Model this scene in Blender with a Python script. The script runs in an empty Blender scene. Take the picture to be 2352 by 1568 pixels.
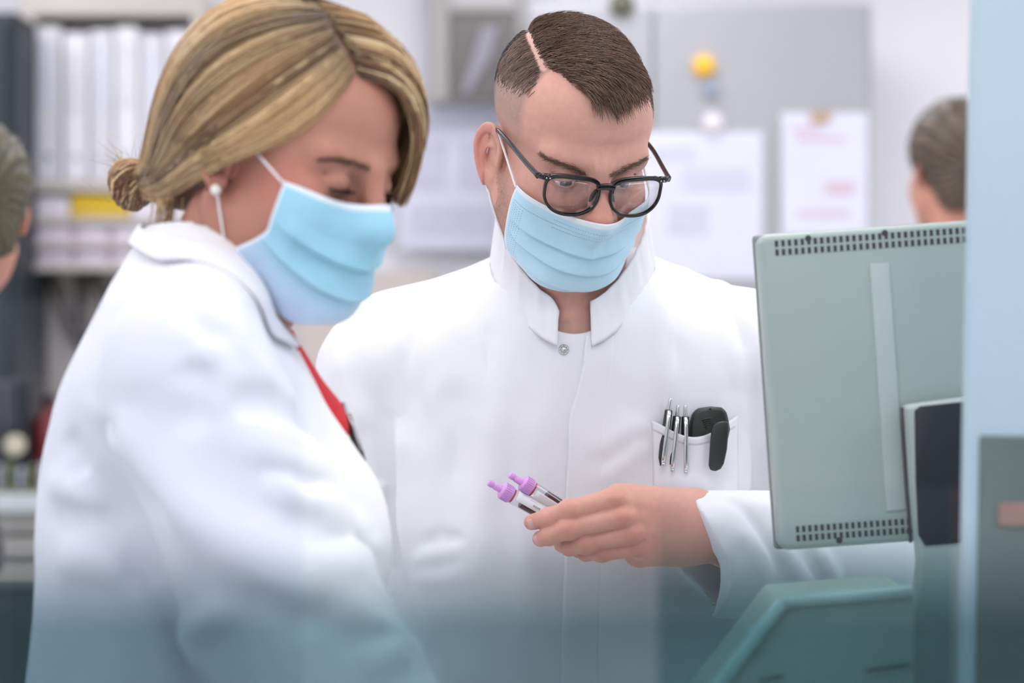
import bpy, bmesh, math, random
import numpy as np
from mathutils import Vector, Matrix

rng = np.random.default_rng(7)
random.seed(7)
SC = bpy.context.scene
COL = SC.collection

# ------------------------------------------------------------------ camera
F = 5553.0            # focal length in pixels of the 2352 x 1568 frame
CX, CY = 1176.0, 784.0
CAMZ = 1.42
cam_d = bpy.data.cameras.new('camera')
cam_d.sensor_fit = 'HORIZONTAL'
cam_d.sensor_width = 36.0
cam_d.lens = F / 2352.0 * 36.0
cam_d.clip_start = 0.02
cam_d.dof.use_dof = True
cam_d.dof.focus_distance = 2.43
cam_d.dof.aperture_fstop = cam_d.lens / 1000.0 / 0.027
cam = bpy.data.objects.new('camera', cam_d)
cam.location = (0, 0, CAMZ)
cam.rotation_euler = (math.pi / 2, 0, 0)
COL.objects.link(cam)
SC.camera = cam

# ------------------------------------------------------------------ world, exposure
wd = bpy.data.worlds.new('world')
SC.world = wd
wd.use_nodes = True
wd.node_tree.nodes['Background'].inputs[0].default_value = (0.80, 0.84, 0.92, 1)
wd.node_tree.nodes['Background'].inputs[1].default_value = 0.35
vs = SC.view_settings
vs.view_transform = 'Standard'
vs.look = 'None'
vs.gamma = 1.0
vs.use_curve_mapping = False
vs.exposure = 0.0
SC.cycles.use_denoising = True
SC.cycles.max_bounces = 10
SC.cycles.transparent_max_bounces = 24
SC.cycles.caustics_reflective = False
SC.cycles.caustics_refractive = False
SC.cycles.sample_clamp_indirect = 6.0
LIGHT = 5.5          # strength of the ceiling panels


def P(px, py, d):
    """World point seen at a pixel of the photograph, d metres in front of the lens."""
    return np.array([(px - CX) / F * d, d, CAMZ + (CY - py) / F * d])


def proj(p):
    p = np.atleast_2d(p)
    return np.stack([CX + p[:, 0] / p[:, 1] * F, CY - (p[:, 2] - CAMZ) / p[:, 1] * F], 1)


# ------------------------------------------------------------------ colour and materials
def lin(c):
    r = []
    for v in c[:3]:
        v = v / 255.0
        r.append(v / 12.92 if v <= 0.04045 else ((v + 0.055) / 1.055) ** 2.4)
    return np.array(r)


def rgba(c):
    l = lin(c)
    return (float(l[0]), float(l[1]), float(l[2]), 1.0)


MATS = {}


def mat(name, color=(200, 200, 200), rough=0.6, metal=0.0, var=0.06, scale=30.0, bump=0.0, bscale=200.0,
        sheen=0.0, sss=0.0, attr=None, spec=0.5, coat=0.0, trans=0.0, stretch=(1, 1, 1)):
    """Procedural principled material: noise-varied colour, optional fine relief."""
    if name in MATS:
        return MATS[name]
    m = bpy.data.materials.new(name)
    m.use_nodes = True
    nt = m.node_tree
    b = nt.nodes['Principled BSDF']
    b.inputs['Roughness'].default_value = rough
    b.inputs['Metallic'].default_value = metal
    b.inputs['Specular IOR Level'].default_value = spec
    b.inputs['Coat Weight'].default_value = coat
    b.inputs['Transmission Weight'].default_value = trans
    if sheen:
        b.inputs['Sheen Weight'].default_value = sheen
    if sss:
        b.inputs['Subsurface Weight'].default_value = sss
        b.inputs['Subsurface Radius'].default_value = (1.0, 0.35, 0.2)
        b.inputs['Subsurface Scale'].default_value = 0.006
    tc = nt.nodes.new('ShaderNodeTexCoord')
    mp = nt.nodes.new('ShaderNodeMapping')
    mp.inputs['Scale'].default_value = stretch
    nt.links.new(tc.outputs['Object'], mp.inputs['Vector'])
    no = nt.nodes.new('ShaderNodeTexNoise')
    no.inputs['Scale'].default_value = scale
    no.inputs['Detail'].default_value = 4
    nt.links.new(mp.outputs['Vector'], no.inputs['Vector'])
    if attr:
        src = nt.nodes.new('ShaderNodeAttribute')
        src.attribute_name = attr
        col_out = src.outputs['Color']
    else:
        src = nt.nodes.new('ShaderNodeRGB')
        src.outputs[0].default_value = rgba(color)
        col_out = src.outputs[0]
    mr = nt.nodes.new('ShaderNodeMapRange')
    mr.inputs['From Min'].default_value = 0.3
    mr.inputs['From Max'].default_value = 0.7
    mr.inputs['To Min'].default_value = 1.0 - var
    mr.inputs['To Max'].default_value = 1.0 + var * 0.6
    nt.links.new(no.outputs['Fac'], mr.inputs['Value'])
    mx = nt.nodes.new('ShaderNodeVectorMath')
    mx.operation = 'SCALE'
    nt.links.new(col_out, mx.inputs[0])
    nt.links.new(mr.outputs['Result'], mx.inputs['Scale'])
    nt.links.new(mx.outputs['Vector'], b.inputs['Base Color'])
    if bump:
        n2 = nt.nodes.new('ShaderNodeTexNoise')
        n2.inputs['Scale'].default_value = bscale
        n2.inputs['Detail'].default_value = 3
        nt.links.new(mp.outputs['Vector'], n2.inputs['Vector'])
        bp = nt.nodes.new('ShaderNodeBump')
        bp.inputs['Strength'].default_value = bump
        bp.inputs['Distance'].default_value = 0.002
        nt.links.new(n2.outputs['Fac'], bp.inputs['Height'])
        nt.links.new(bp.outputs['Normal'], b.inputs['Normal'])
    MATS[name] = m
    return m


def emit_mat(name, color, strength):
    m = bpy.data.materials.new(name)
    m.use_nodes = True
    nt = m.node_tree
    nt.nodes.remove(nt.nodes['Principled BSDF'])
    e = nt.nodes.new('ShaderNodeEmission')
    e.inputs[0].default_value = rgba(color)
    e.inputs[1].default_value = strength
    nt.links.new(e.outputs[0], nt.nodes['Material Output'].inputs[0])
    MATS[name] = m
    return m


def glass_mat(name, tint=(255, 255, 255), refl=0.06, rough=0.0, fade=None):
    """Thin sheet: tinted straight-through transmission plus a fresnel mirror.
    fade=(axis, lo, hi): the tint deepens along an axis of the sheet, in place of a reflection."""
    m = bpy.data.materials.new(name)
    m.use_nodes = True
    nt = m.node_tree
    nt.nodes.remove(nt.nodes['Principled BSDF'])
    t = nt.nodes.new('ShaderNodeBsdfTransparent')
    t.inputs[0].default_value = rgba(tint)
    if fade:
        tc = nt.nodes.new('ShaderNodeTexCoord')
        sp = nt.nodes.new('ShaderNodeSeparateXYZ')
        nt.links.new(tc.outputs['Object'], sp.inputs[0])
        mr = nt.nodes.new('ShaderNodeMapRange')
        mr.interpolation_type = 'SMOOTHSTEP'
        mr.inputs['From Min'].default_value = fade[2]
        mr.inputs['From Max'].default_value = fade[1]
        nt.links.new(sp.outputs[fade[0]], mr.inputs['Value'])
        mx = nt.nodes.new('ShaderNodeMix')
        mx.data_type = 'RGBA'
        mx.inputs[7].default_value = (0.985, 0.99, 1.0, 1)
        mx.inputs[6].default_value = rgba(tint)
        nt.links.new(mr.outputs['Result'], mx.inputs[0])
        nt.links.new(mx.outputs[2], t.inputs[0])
    g = nt.nodes.new('ShaderNodeBsdfGlossy')
    g.inputs['Roughness'].default_value = rough
    lw = nt.nodes.new('ShaderNodeLayerWeight')
    lw.inputs['Blend'].default_value = 0.5
    pw = nt.nodes.new('ShaderNodeMath')
    pw.operation = 'POWER'
    pw.inputs[1].default_value = 4.0
    nt.links.new(lw.outputs['Facing'], pw.inputs[0])
    ml = nt.nodes.new('ShaderNodeMath')
    ml.operation = 'MULTIPLY_ADD'
    ml.inputs[1].default_value = 0.8
    ml.inputs[2].default_value = refl
    ml.use_clamp = True
    nt.links.new(pw.outputs[0], ml.inputs[0])
    ms = nt.nodes.new('ShaderNodeMixShader')
    nt.links.new(ml.outputs[0], ms.inputs[0])
    nt.links.new(t.outputs[0], ms.inputs[1])
    nt.links.new(g.outputs[0], ms.inputs[2])
    nt.links.new(ms.outputs[0], nt.nodes['Material Output'].inputs[0])
    MATS[name] = m
    return m


# ------------------------------------------------------------------ object helpers
def tag(o, label=None, cat=None, group=None, kind=None):
    if label:
        o['label'] = label
    if cat:
        o['category'] = cat
    if group:
        o['group'] = group
    if kind:
        o['kind'] = kind
    return o


def empty(name, loc, label=None, cat=None, group=None):
    o = bpy.data.objects.new(name, None)
    o.empty_display_size = 0.05
    o.location = [float(v) for v in loc]
    COL.objects.link(o)
    tag(o, label, cat, group)
    return o


def link(name, me, material=None, parent=None, smooth=False):
    o = bpy.data.objects.new(name, me)
    COL.objects.link(o)
    if material is not None:
        me.materials.append(material)
    if smooth:
        me.polygons.foreach_set('use_smooth', np.ones(len(me.polygons), dtype=bool))
    if parent is not None:
        o.parent = parent
        if parent.type == 'EMPTY':
            o.matrix_parent_inverse = Matrix.Translation(parent.location).inverted()
    return o


def mesh_np(name, v, f, cols=None):
    """Mesh from numpy vertices and an (n,3)/(n,4) face array."""
    me = bpy.data.meshes.new(name)
    v = np.ascontiguousarray(v, dtype=np.float32)
    f = np.ascontiguousarray(f, dtype=np.int32)
    n, k = f.shape
    me.vertices.add(len(v))
    me.vertices.foreach_set('co', v.ravel())
    me.loops.add(n * k)
    me.loops.foreach_set('vertex_index', f.ravel())
    me.polygons.add(n)
    me.polygons.foreach_set('loop_start', np.arange(0, n * k, k, dtype=np.int32))
    me.polygons.foreach_set('loop_total', np.full(n, k, dtype=np.int32))
    me.update(calc_edges=True)
    if cols is not None:
        a = me.attributes.new('Col', 'FLOAT_COLOR', 'POINT')
        c = np.ones((len(v), 4), dtype=np.float32)
        c[:, :3] = cols
        a.data.foreach_set('color', c.ravel())
    me.validate()
    return me


class MB:
    """Collects simple solids into one mesh."""

    def __init__(self):
        self.v, self.f, self.n = [], [], 0

    def add(self, v, f):
        self.v.append(np.asarray(v, dtype=float))
        self.f += [[i + self.n for i in q] for q in f]
        self.n += len(v)

    def box(self, c, s, R=None):
        c = np.asarray(c, float)
        h = np.asarray(s, float) / 2
        v = np.array([[x, y, z] for x in (-1, 1) for y in (-1, 1) for z in (-1, 1)]) * h
        if R is not None:
            v = v @ np.asarray(R).T
        self.add(v + c, [[0, 1, 3, 2], [4, 6, 7, 5], [0, 4, 5, 1], [2, 3, 7, 6], [0, 2, 6, 4], [1, 5, 7, 3]])
        return self

    def tube(self, pts, r, n=12, cap=True, flat=None, up=(0, 0, 1)):
        """Swept tube; r scalar or per point; flat=(a,b) multiplies the two section axes."""
        pts = np.asarray(pts, float)
        m = len(pts)
        r = np.broadcast_to(np.asarray(r, float), (m,))
        T = np.gradient(pts, axis=0)
        T /= np.linalg.norm(T, axis=1)[:, None] + 1e-12
        u = np.cross(T[0], up)
        if np.linalg.norm(u) < 1e-4:
            u = np.cross(T[0], (1, 0, 0))
        u /= np.linalg.norm(u)
        fa, fb = flat if flat else (1, 1)
        V = []
        for i in range(m):
            u = u - T[i] * np.dot(u, T[i])
            u /= np.linalg.norm(u)
            w = np.cross(T[i], u)
            for k in range(n):
                a = 2 * math.pi * k / n
                V.append(pts[i] + r[i] * (fa * math.cos(a) * u + fb * math.sin(a) * w))
        Fc = []
        for i in range(m - 1):
            for k in range(n):
                k2 = (k + 1) % n
                Fc.append([i * n + k, i * n + k2, (i + 1) * n + k2, (i + 1) * n + k])
        if cap:
            Fc.append(list(range(n))[::-1])
            Fc.append([(m - 1) * n + k for k in range(n)])
        self.add(V, Fc)
        return self

    def lathe(self, base, axis, prof, n=32):
        """prof: list of (distance along axis, radius)."""
        base = np.asarray(base, float)
        axis = np.asarray(axis, float) / np.linalg.norm(axis)
        u = np.cross(axis, (0, 0, 1))
        if np.linalg.norm(u) < 1e-3:
            u = np.cross(axis, (1, 0, 0))
        u /= np.linalg.norm(u)
        w = np.cross(axis, u)
        V = []
        for (t, r) in prof:
            for k in range(n):
                a = 2 * math.pi * k / n
                V.append(base + axis * t + max(r, 1e-5) * (math.cos(a) * u + math.sin(a) * w))
        Fc = []
        m = len(prof)
        for i in range(m - 1):
            for k in range(n):
                k2 = (k + 1) % n
                Fc.append([i * n + k, i * n + k2, (i + 1) * n + k2, (i + 1) * n + k])
        Fc.append(list(range(n))[::-1])
        Fc.append([(m - 1) * n + k for k in range(n)])
        self.add(V, Fc)
        return self

    def grid(self, G, thick=0.0):
        """G (a,b,3) array of points as a sheet; thick closes it into a solid."""
        G = np.asarray(G, float)
        a, b = G.shape[:2]
        V = G.reshape(-1, 3)
        q = [[i * b + j, (i + 1) * b + j, (i + 1) * b + j + 1, i * b + j + 1] for i in range(a - 1) for j in range(b - 1)]
        if not thick:
            self.add(V, q)
            return self
        du = np.gradient(G, axis=0)
        dv = np.gradient(G, axis=1)
        N = np.cross(du, dv)
        N /= np.linalg.norm(N, axis=2)[..., None] + 1e-12
        V2 = (G - N * thick).reshape(-1, 3)
        n = a * b
        q += [[x + n for x in f[::-1]] for f in q[:]]
        loop = [j for j in range(b)] + [i * b + b - 1 for i in range(1, a)] + [(a - 1) * b + j for j in range(b - 2, -1, -1)] + [i * b for i in range(a - 2, 0, -1)]
        for i in range(len(loop)):
            x, y = loop[i], loop[(i + 1) % len(loop)]
            q.append([x, y, y + n, x + n])
        self.add(np.vstack([V, V2]), q)
        return self

    def build(self, name, material=None, parent=None, smooth=False, bevel=0.0, seg=2, auto=False, sub=0):
        me = bpy.data.meshes.new(name)
        me.from_pydata([tuple(map(float, x)) for x in np.vstack(self.v)], [], self.f)
        me.update()
        if bevel:
            bm = bmesh.new()
            bm.from_mesh(me)
            bmesh.ops.recalc_face_normals(bm, faces=bm.faces)
            ed = [e for e in bm.edges if len(e.link_faces) == 2 and e.calc_face_angle(0) > 0.6]
            bmesh.ops.bevel(bm, geom=ed, offset=bevel, segments=seg, affect='EDGES', profile=0.5)
            bm.to_mesh(me)
            bm.free()
        else:
            bm = bmesh.new()
            bm.from_mesh(me)
            bmesh.ops.recalc_face_normals(bm, faces=bm.faces)
            bm.to_mesh(me)
            bm.free()
        o = link(name, me, material, parent, smooth)
        if auto:
            me.polygons.foreach_set('use_smooth', np.ones(len(me.polygons), dtype=bool))
            me.set_sharp_from_angle(angle=math.radians(40))
        if sub:
            md = o.modifiers.new('sub', 'SUBSURF')
            md.levels = md.render_levels = sub
        return o


def rotx(a):
    c, s = math.cos(a), math.sin(a)
    return np.array([[1, 0, 0], [0, c, -s], [0, s, c]])


def roty(a):
    c, s = math.cos(a), math.sin(a)
    return np.array([[c, 0, s], [0, 1, 0], [-s, 0, c]])


def rotz(a):
    c, s = math.cos(a), math.sin(a)
    return np.array([[c, -s, 0], [s, c, 0], [0, 0, 1]])


def spline(pts, n):
    """Catmull-Rom through pts, n samples."""
    pts = np.asarray(pts, float)
    m = len(pts)
    t = np.linspace(0, m - 1, n)
    i = np.clip(t.astype(int), 0, m - 2)
    f = (t - i)[:, None]
    p0 = pts[np.clip(i - 1, 0, m - 1)]
    p1, p2 = pts[i], pts[i + 1]
    p3 = pts[np.clip(i + 2, 0, m - 1)]
    return 0.5 * ((2 * p1) + (-p0 + p2) * f + (2 * p0 - 5 * p1 + 4 * p2 - p3) * f ** 2 + (-p0 + 3 * p1 - 3 * p2 + p3) * f ** 3)


# ------------------------------------------------------------------ implicit surfaces
def smin(a, b, k):
    h = np.clip(0.5 + 0.5 * (b - a) / k, 0, 1)
    return b + (a - b) * h - k * h * (1 - h)


def smax(a, b, k):
    return -smin(-a, -b, k)


def ell(p, c, r):
    q = (p - np.asarray(c, np.float32)) / np.asarray(r, np.float32)
    k0 = np.sqrt(np.einsum('ij,ij->i', q, q)) + 1e-9
    q2 = q / np.asarray(r, np.float32)
    k1 = np.sqrt(np.einsum('ij,ij->i', q2, q2)) + 1e-9
    return k0 * (k0 - 1) / k1


def sph(p, c, r):
    d = p - np.asarray(c, np.float32)
    return np.sqrt(np.einsum('ij,ij->i', d, d)) - r


def cone(p, a, b, ra, rb):
    """Capsule with a radius that runs from ra to rb."""
    a = np.asarray(a, np.float32)
    b = np.asarray(b, np.float32)
    ab = b - a
    t = np.clip(((p - a) @ ab) / (ab @ ab), 0, 1)
    d = p - a - t[:, None] * ab
    return np.sqrt(np.einsum('ij,ij->i', d, d)) - (ra + (rb - ra) * t)


def seg_t(p, a, b):
    a = np.asarray(a, np.float32)
    b = np.asarray(b, np.float32)
    ab = b - a
    t = np.clip(((p - a) @ ab) / (ab @ ab), 0, 1)
    d = p - a - t[:, None] * ab
    return np.sqrt(np.einsum('ij,ij->i', d, d)), t


def folds(p, L):
    """Cloth ridges (positive) and creases (negative): (points, width, height)."""
    h = np.zeros(len(p), np.float32)
    lo_, hi_ = p.min(0), p.max(0)
    for pts, w, amp in L:
        pts = np.asarray(pts, np.float32)
        a, b = pts.min(0) - 2.6 * w, pts.max(0) + 2.6 * w
        if (a > hi_).any() or (b < lo_).any():
            continue
        ix = np.flatnonzero(((p > a) & (p < b)).all(1))
        if not len(ix):
            continue
        q = p[ix]
        best = None
        n = len(pts) - 1
        for i in range(n):
            d, t = seg_t(q, pts[i], pts[i + 1])
            tt = (i + t) / n
            if best is None:
                best, bt = d, tt
            else:
                m = d < best
                best = np.where(m, d, best)
                bt = np.where(m, tt, bt)
        fade = np.clip(np.minimum(bt, 1 - bt) * 4 + 0.12, 0, 1)
        h[ix] += amp * fade * np.exp(-(best / w) ** 2)
    return h


def wob(p, s, seed=0.0):
    """Cheap smooth pseudo noise in -1..1."""
    x, y, z = p[:, 0] * s + seed, p[:, 1] * s + seed * 1.7, p[:, 2] * s - seed * 0.6
    return (np.sin(x + 1.3 * np.sin(y * 1.1 + z * 0.7)) * np.sin(y * 0.9 + 1.1 * np.sin(z * 1.2 + 0.5 * x)) + 0.5 * np.sin(z * 1.7 + np.sin(x * 1.9) + y * 1.3)) / 1.5


def march(fn, lo, hi, h, B=8, slack=1.35):
    """Sparse surface nets of fn(points)->distance."""
    lo = np.asarray(lo, float)
    hi = np.asarray(hi, float)
    nb = np.ceil((hi - lo) / (h * B)).astype(int)
    N = nb * B + 1
    bi = np.stack(np.meshgrid(*[np.arange(k) for k in nb], indexing='ij'), -1).reshape(-1, 3)
    cen = lo + (bi + 0.5) * B * h
    dc = np.concatenate([fn(c.astype(np.float32)) for c in np.array_split(cen, max(1, len(cen) // 200000))])
    act = np.abs(dc) < B * h * 0.87 * slack + 0.002
    G = np.empty(N, np.float32)
    sgn = np.where(dc < 0, -1.0, 1.0).astype(np.float32)
    G[:] = 1.0
    blk = sgn.reshape(nb)
    G[:N[0] - 1, :N[1] - 1, :N[2] - 1] = np.repeat(np.repeat(np.repeat(blk, B, 0), B, 1), B, 2)
    ids = bi[act]
    o = np.stack(np.meshgrid(*[np.arange(B + 1)] * 3, indexing='ij'), -1).reshape(-1, 3)
    per = max(1, 400000 // len(o))
    for s in range(0, len(ids), per):
        idx = (ids[s:s + per, None, :] * B + o[None]).reshape(-1, 3)
        d = fn((lo + idx * h).astype(np.float32))
        G[idx[:, 0], idx[:, 1], idx[:, 2]] = d
    ins = G < 0
    cnt = np.zeros(np.array(N) - 1, np.int8)
    offs = [(i, j, k) for i in (0, 1) for j in (0, 1) for k in (0, 1)]
    for (i, j, k) in offs:
        cnt += ins[i:N[0] - 1 + i, j:N[1] - 1 + j, k:N[2] - 1 + k]
    ac = np.argwhere((cnt > 0) & (cnt < 8))
    vid = np.full(np.array(N) - 1, -1, np.int32)
    vid[ac[:, 0], ac[:, 1], ac[:, 2]] = np.arange(len(ac))
    cv = np.stack([G[ac[:, 0] + i, ac[:, 1] + j, ac[:, 2] + k] for (i, j, k) in offs], 1)
    cp = np.array(offs, float)
    acc = np.zeros((len(ac), 3))
    num = np.zeros(len(ac))
    for a in range(8):
        for b in range(a + 1, 8):
            if np.abs(cp[a] - cp[b]).sum() != 1:
                continue
            m = (cv[:, a] < 0) != (cv[:, b] < 0)
            t = np.where(m, cv[:, a] / (cv[:, a] - cv[:, b] + 1e-20), 0)
            acc += np.where(m[:, None], cp[a] + t[:, None] * (cp[b] - cp[a]), 0)
            num += m
    V = lo + (ac + acc / num[:, None]) * h
    Q = []
    for ax in range(3):
        o1, o2 = [(1, 2), (2, 0), (0, 1)][ax]
        sl0 = [slice(None)] * 3
        sl1 = [slice(None)] * 3
        sl0[ax] = slice(0, N[ax] - 1)
        sl1[ax] = slice(1, N[ax])
        for q in (o1, o2):
            sl0[q] = slice(1, N[q] - 1)
            sl1[q] = slice(1, N[q] - 1)
        A, Bv = ins[tuple(sl0)], ins[tuple(sl1)]
        e = np.argwhere(A != Bv)
        if not len(e):
            continue
        flip = A[e[:, 0], e[:, 1], e[:, 2]]
        base = e.copy()
        base[:, o1] += 1
        base[:, o2] += 1
        d1 = np.zeros(3, int)
        d1[o1] = 1
        d2 = np.zeros(3, int)
        d2[o2] = 1
        qs = [base - d1 - d2, base - d2, base, base - d1]
        w = np.stack([vid[c[:, 0], c[:, 1], c[:, 2]] for c in qs], 1)
        w = np.where(flip[:, None], w, w[:, ::-1])
        Q.append(w)
    Fq = np.concatenate(Q)
    Fq = Fq[(Fq >= 0).all(1)]
    return V, Fq


def normals_of(V, Fq):
    n = np.zeros_like(V)
    a = np.cross(V[Fq[:, 2]] - V[Fq[:, 0]], V[Fq[:, 3]] - V[Fq[:, 1]])
    for k in range(4):
        np.add.at(n, Fq[:, k], a)
    return n / (np.linalg.norm(n, axis=1)[:, None] + 1e-12)


def cast(fn, px, py, d0, d1=None, off=0.0, iters=70):
    """Points where the pixels' sight lines meet a surface (nearest approach when they miss)."""
    px, py = np.atleast_1d(px).astype(float), np.atleast_1d(py).astype(float)
    D = np.stack([(px - CX) / F, np.ones_like(px), (CY - py) / F], 1)
    L = np.linalg.norm(D, axis=1)[:, None]
    D = D / L
    t = np.full(len(px), float(d0))
    O = np.array([0, 0, CAMZ])
    best = np.full(len(px), 9.0)
    bt = t.copy()
    for _ in range(iters):
        d = fn((O + D * t[:, None]).astype(np.float32)) - off
        m = d < best
        best = np.where(m, d, best)
        bt = np.where(m, t, bt)
        t = t + np.clip(d, -0.02, 0.05) * 0.85
        if d1 is not None:
            t = np.minimum(t, d1)
    return O + D * bt[:, None]


def strands(name, paths, rad, cols, material, parent, sides=3):
    """Hair: paths (n,m,3), rad (n,m) or scalar, cols (n,3) or (n,m,3) -> one mesh of thin tapering tubes."""
    n, m, _ = paths.shape
    T = np.gradient(paths, axis=1)
    T /= np.linalg.norm(T, axis=2)[..., None] + 1e-12
    ref = np.broadcast_to(np.array([0.31, -0.87, 0.38]), T.shape)
    u = np.cross(T, ref)
    u /= np.linalg.norm(u, axis=2)[..., None] + 1e-9
    w = np.cross(T, u)
    rad = np.broadcast_to(rad, (n, m))
    V = np.empty((n, m, sides, 3), np.float32)
    for k in range(sides):
        a = 2 * math.pi * k / sides
        V[:, :, k] = paths + rad[..., None] * (math.cos(a) * u + math.sin(a) * w)
    i = np.arange(n)[:, None, None] * (m * sides)
    j = np.arange(m - 1)[None, :, None] * sides
    k = np.arange(sides)[None, None, :]
    k2 = (k + 1) % sides
    Fq = np.stack([i + j + k, i + j + k2, i + j + sides + k2, i + j + sides + k], -1).reshape(-1, 4)
    if cols.ndim == 2:
        cols = np.broadcast_to(cols[:, None, :], (n, m, 3))
    C = np.repeat(cols[:, :, None, :], sides, 2).reshape(-1, 3)
    me = mesh_np(name, V.reshape(-1, 3), Fq, C)
    return link(name, me, material, parent, True)

# ------------------------------------------------------------------ room shell
M_WALL = mat('wall_paint', (240, 239, 243), 0.8, var=0.03, scale=3, bump=0.05, bscale=120)
M_CEIL = mat('ceiling_tile', (232, 232, 232), 0.9, var=0.04, scale=8)
M_FLOOR = mat('floor_vinyl', (206, 208, 206), 0.45, var=0.08, scale=6)
X0, X1, Y0, Y1, ZC = -2.6, 2.8, -1.6, 6.5, 2.75


def struct(name, mb, m, **k):
    return tag(mb.build(name, m, **k), kind='structure')


struct('floor', MB().box(((X0 + X1) / 2, (Y0 + Y1) / 2, -0.05), (X1 - X0, Y1 - Y0, 0.1)), M_FLOOR)
struct('ceiling', MB().box(((X0 + X1) / 2, (Y0 + Y1) / 2, ZC + 0.05), (X1 - X0, Y1 - Y0, 0.1)), M_CEIL)
struct('wall_back', MB().box(((X0 + X1) / 2, Y1 + 0.05, ZC / 2), (X1 - X0 + 0.2, 0.1, ZC)), M_WALL)
struct('wall_front', MB().box(((X0 + X1) / 2, Y0 - 0.05, ZC / 2), (X1 - X0 + 0.2, 0.1, ZC)), M_WALL)
struct('wall_left', MB().box((X0 - 0.05, (Y0 + Y1) / 2, ZC / 2), (0.1, Y1 - Y0, ZC)), M_WALL)
struct('wall_right', MB().box((X1 + 0.05, (Y0 + Y1) / 2, ZC / 2), (0.1, Y1 - Y0, ZC)), M_WALL)

# ceiling light panels (out of the picture, they light the room)
M_LAMP = emit_mat('lamp_diffuser', (250, 250, 255), LIGHT)
M_TRAY = mat('lamp_tray', (235, 235, 235), 0.5)
for i, (lx, ly) in enumerate([(x, y) for y in (-0.5, 1.0, 2.5, 4.0, 5.5) for x in (-1.6, 0.1, 1.8)]):
    row = ['behind the camera', 'over the camera', 'over the two colleagues', 'midway down the room', 'by the back wall'][i // 3]
    side = ['left', 'middle', 'right'][i % 3]
    e = empty('ceiling_light', (lx, ly, ZC), f'flat square ceiling light panel {row}, {side} one of its row', 'ceiling light', 'ceiling light panels')
    MB().box((lx, ly, ZC - 0.025), (0.92, 0.92, 0.05)).build('tray', M_TRAY, e, bevel=0.004)
    MB().box((lx, ly, ZC - 0.052), (0.86, 0.86, 0.006)).build('diffuser', M_LAMP, e)

# ------------------------------------------------------------------ heads
def rows(p, R, c):
    """World points into a frame with rotation R and origin c."""
    return ((p - np.asarray(c, np.float32)) @ np.asarray(R, np.float32)).astype(np.float32)


def ear_sdf(q, side, g):
    """q in head space. side -1: image left."""
    c = np.array([side * g['ear'][0], g['ear'][1], g['ear'][2]], np.float32)
    p = q - c
    # ear frame: n outwards and a little forwards, a backwards, b up (leaning back)
    fl = g['flare']
    n = np.array([side * math.cos(fl), -math.sin(fl), 0.08])
    n /= np.linalg.norm(n)
    b = np.array([side * 0.05, 0.22, 1.0])
    b -= n * (b @ n)
    b /= np.linalg.norm(b)
    a = np.cross(b, n) * side
    a = a if a[1] > 0 else -a
    s = g.get('ear_s', 1.0)
    pa, pb, pn = (p @ a.astype(np.float32)) / s, (p @ b.astype(np.float32)) / s, (p @ n.astype(np.float32)) / s
    # outline: egg, wide on top
    w = 0.0175 + 0.10 * np.clip(pb, -0.03, 0.012) * 1.6
    w = np.clip(w, 0.0105, 0.0195)
    rr = np.sqrt((pa / w) ** 2 + (pb / 0.0315) ** 2)
    edge = (rr - 1) * w
    dish = pn + 0.003 - 6.0 * np.minimum(0, edge) ** 2 * 4.0 + 0.10 * pa
    plate = np.maximum(np.abs(dish) - 0.0022, edge)
    rimd = np.sqrt((edge + 0.002) ** 2 + (pn - 0.0025 + 0.10 * pa) ** 2) - 0.0034
    rimd = np.where((pb < -0.012) & (pa < 0.004), rimd + 0.004, rimd)
    d = smin(plate, rimd, 0.0022)
    # antihelix ridge, tragus, lobe, conch hollow
    rx = np.sqrt(((pa + 0.001) / (w * 0.60)) ** 2 + ((pb + 0.002) / 0.0195) ** 2)
    ridge = np.sqrt(((rx - 1) * w * 0.6) ** 2 + (pn - 0.0005 + 0.1 * pa) ** 2) - 0.0024
    ridge = np.where(pa < 0.0, ridge + 0.006, ridge)
    d = smin(d, ridge, 0.003)
    pt = np.stack([pa, pb, pn], 1)
    d = smin(d, ell(pt, (-0.003, -0.004, -0.0085), (0.012, 0.016, 0.0055)), 0.003)
    d = smax(d, -ell(pt, (-0.003, -0.004, 0.0035), (0.0090, 0.0120, 0.0090)), 0.003)
    d = smin(d, ell(pt, (-0.0115, -0.005, 0.001), (0.0042, 0.0062, 0.0038)), 0.003)
    d = smin(d, ell(pt, (-0.003, -0.0255, 0.0), (0.0082, 0.0085, 0.0038)), 0.004)
    # root that joins the head
    d = smin(d, ell(pt, (-0.006, 0.0, -0.010), (0.010, 0.021, 0.011)), 0.004)
    return d * s


def slit(p, g):
    """The opening between the eyelids, p in eye space (x out, y back, z up)."""
    x = p[:, 0]
    w = 0.0135
    k = np.clip(1 - (x / w) ** 2, 0, 1)
    mid = g['slit'][0] - 0.0010 * (x / w)
    half = g['slit'][1] * k ** 0.8
    d = np.maximum(np.abs(p[:, 2] - mid) - half, np.abs(x) - w)
    d = np.maximum(d, p[:, 1] + 0.003)
    return np.maximum(d, np.sqrt((p * p).sum(1)) - 0.0160)


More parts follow.
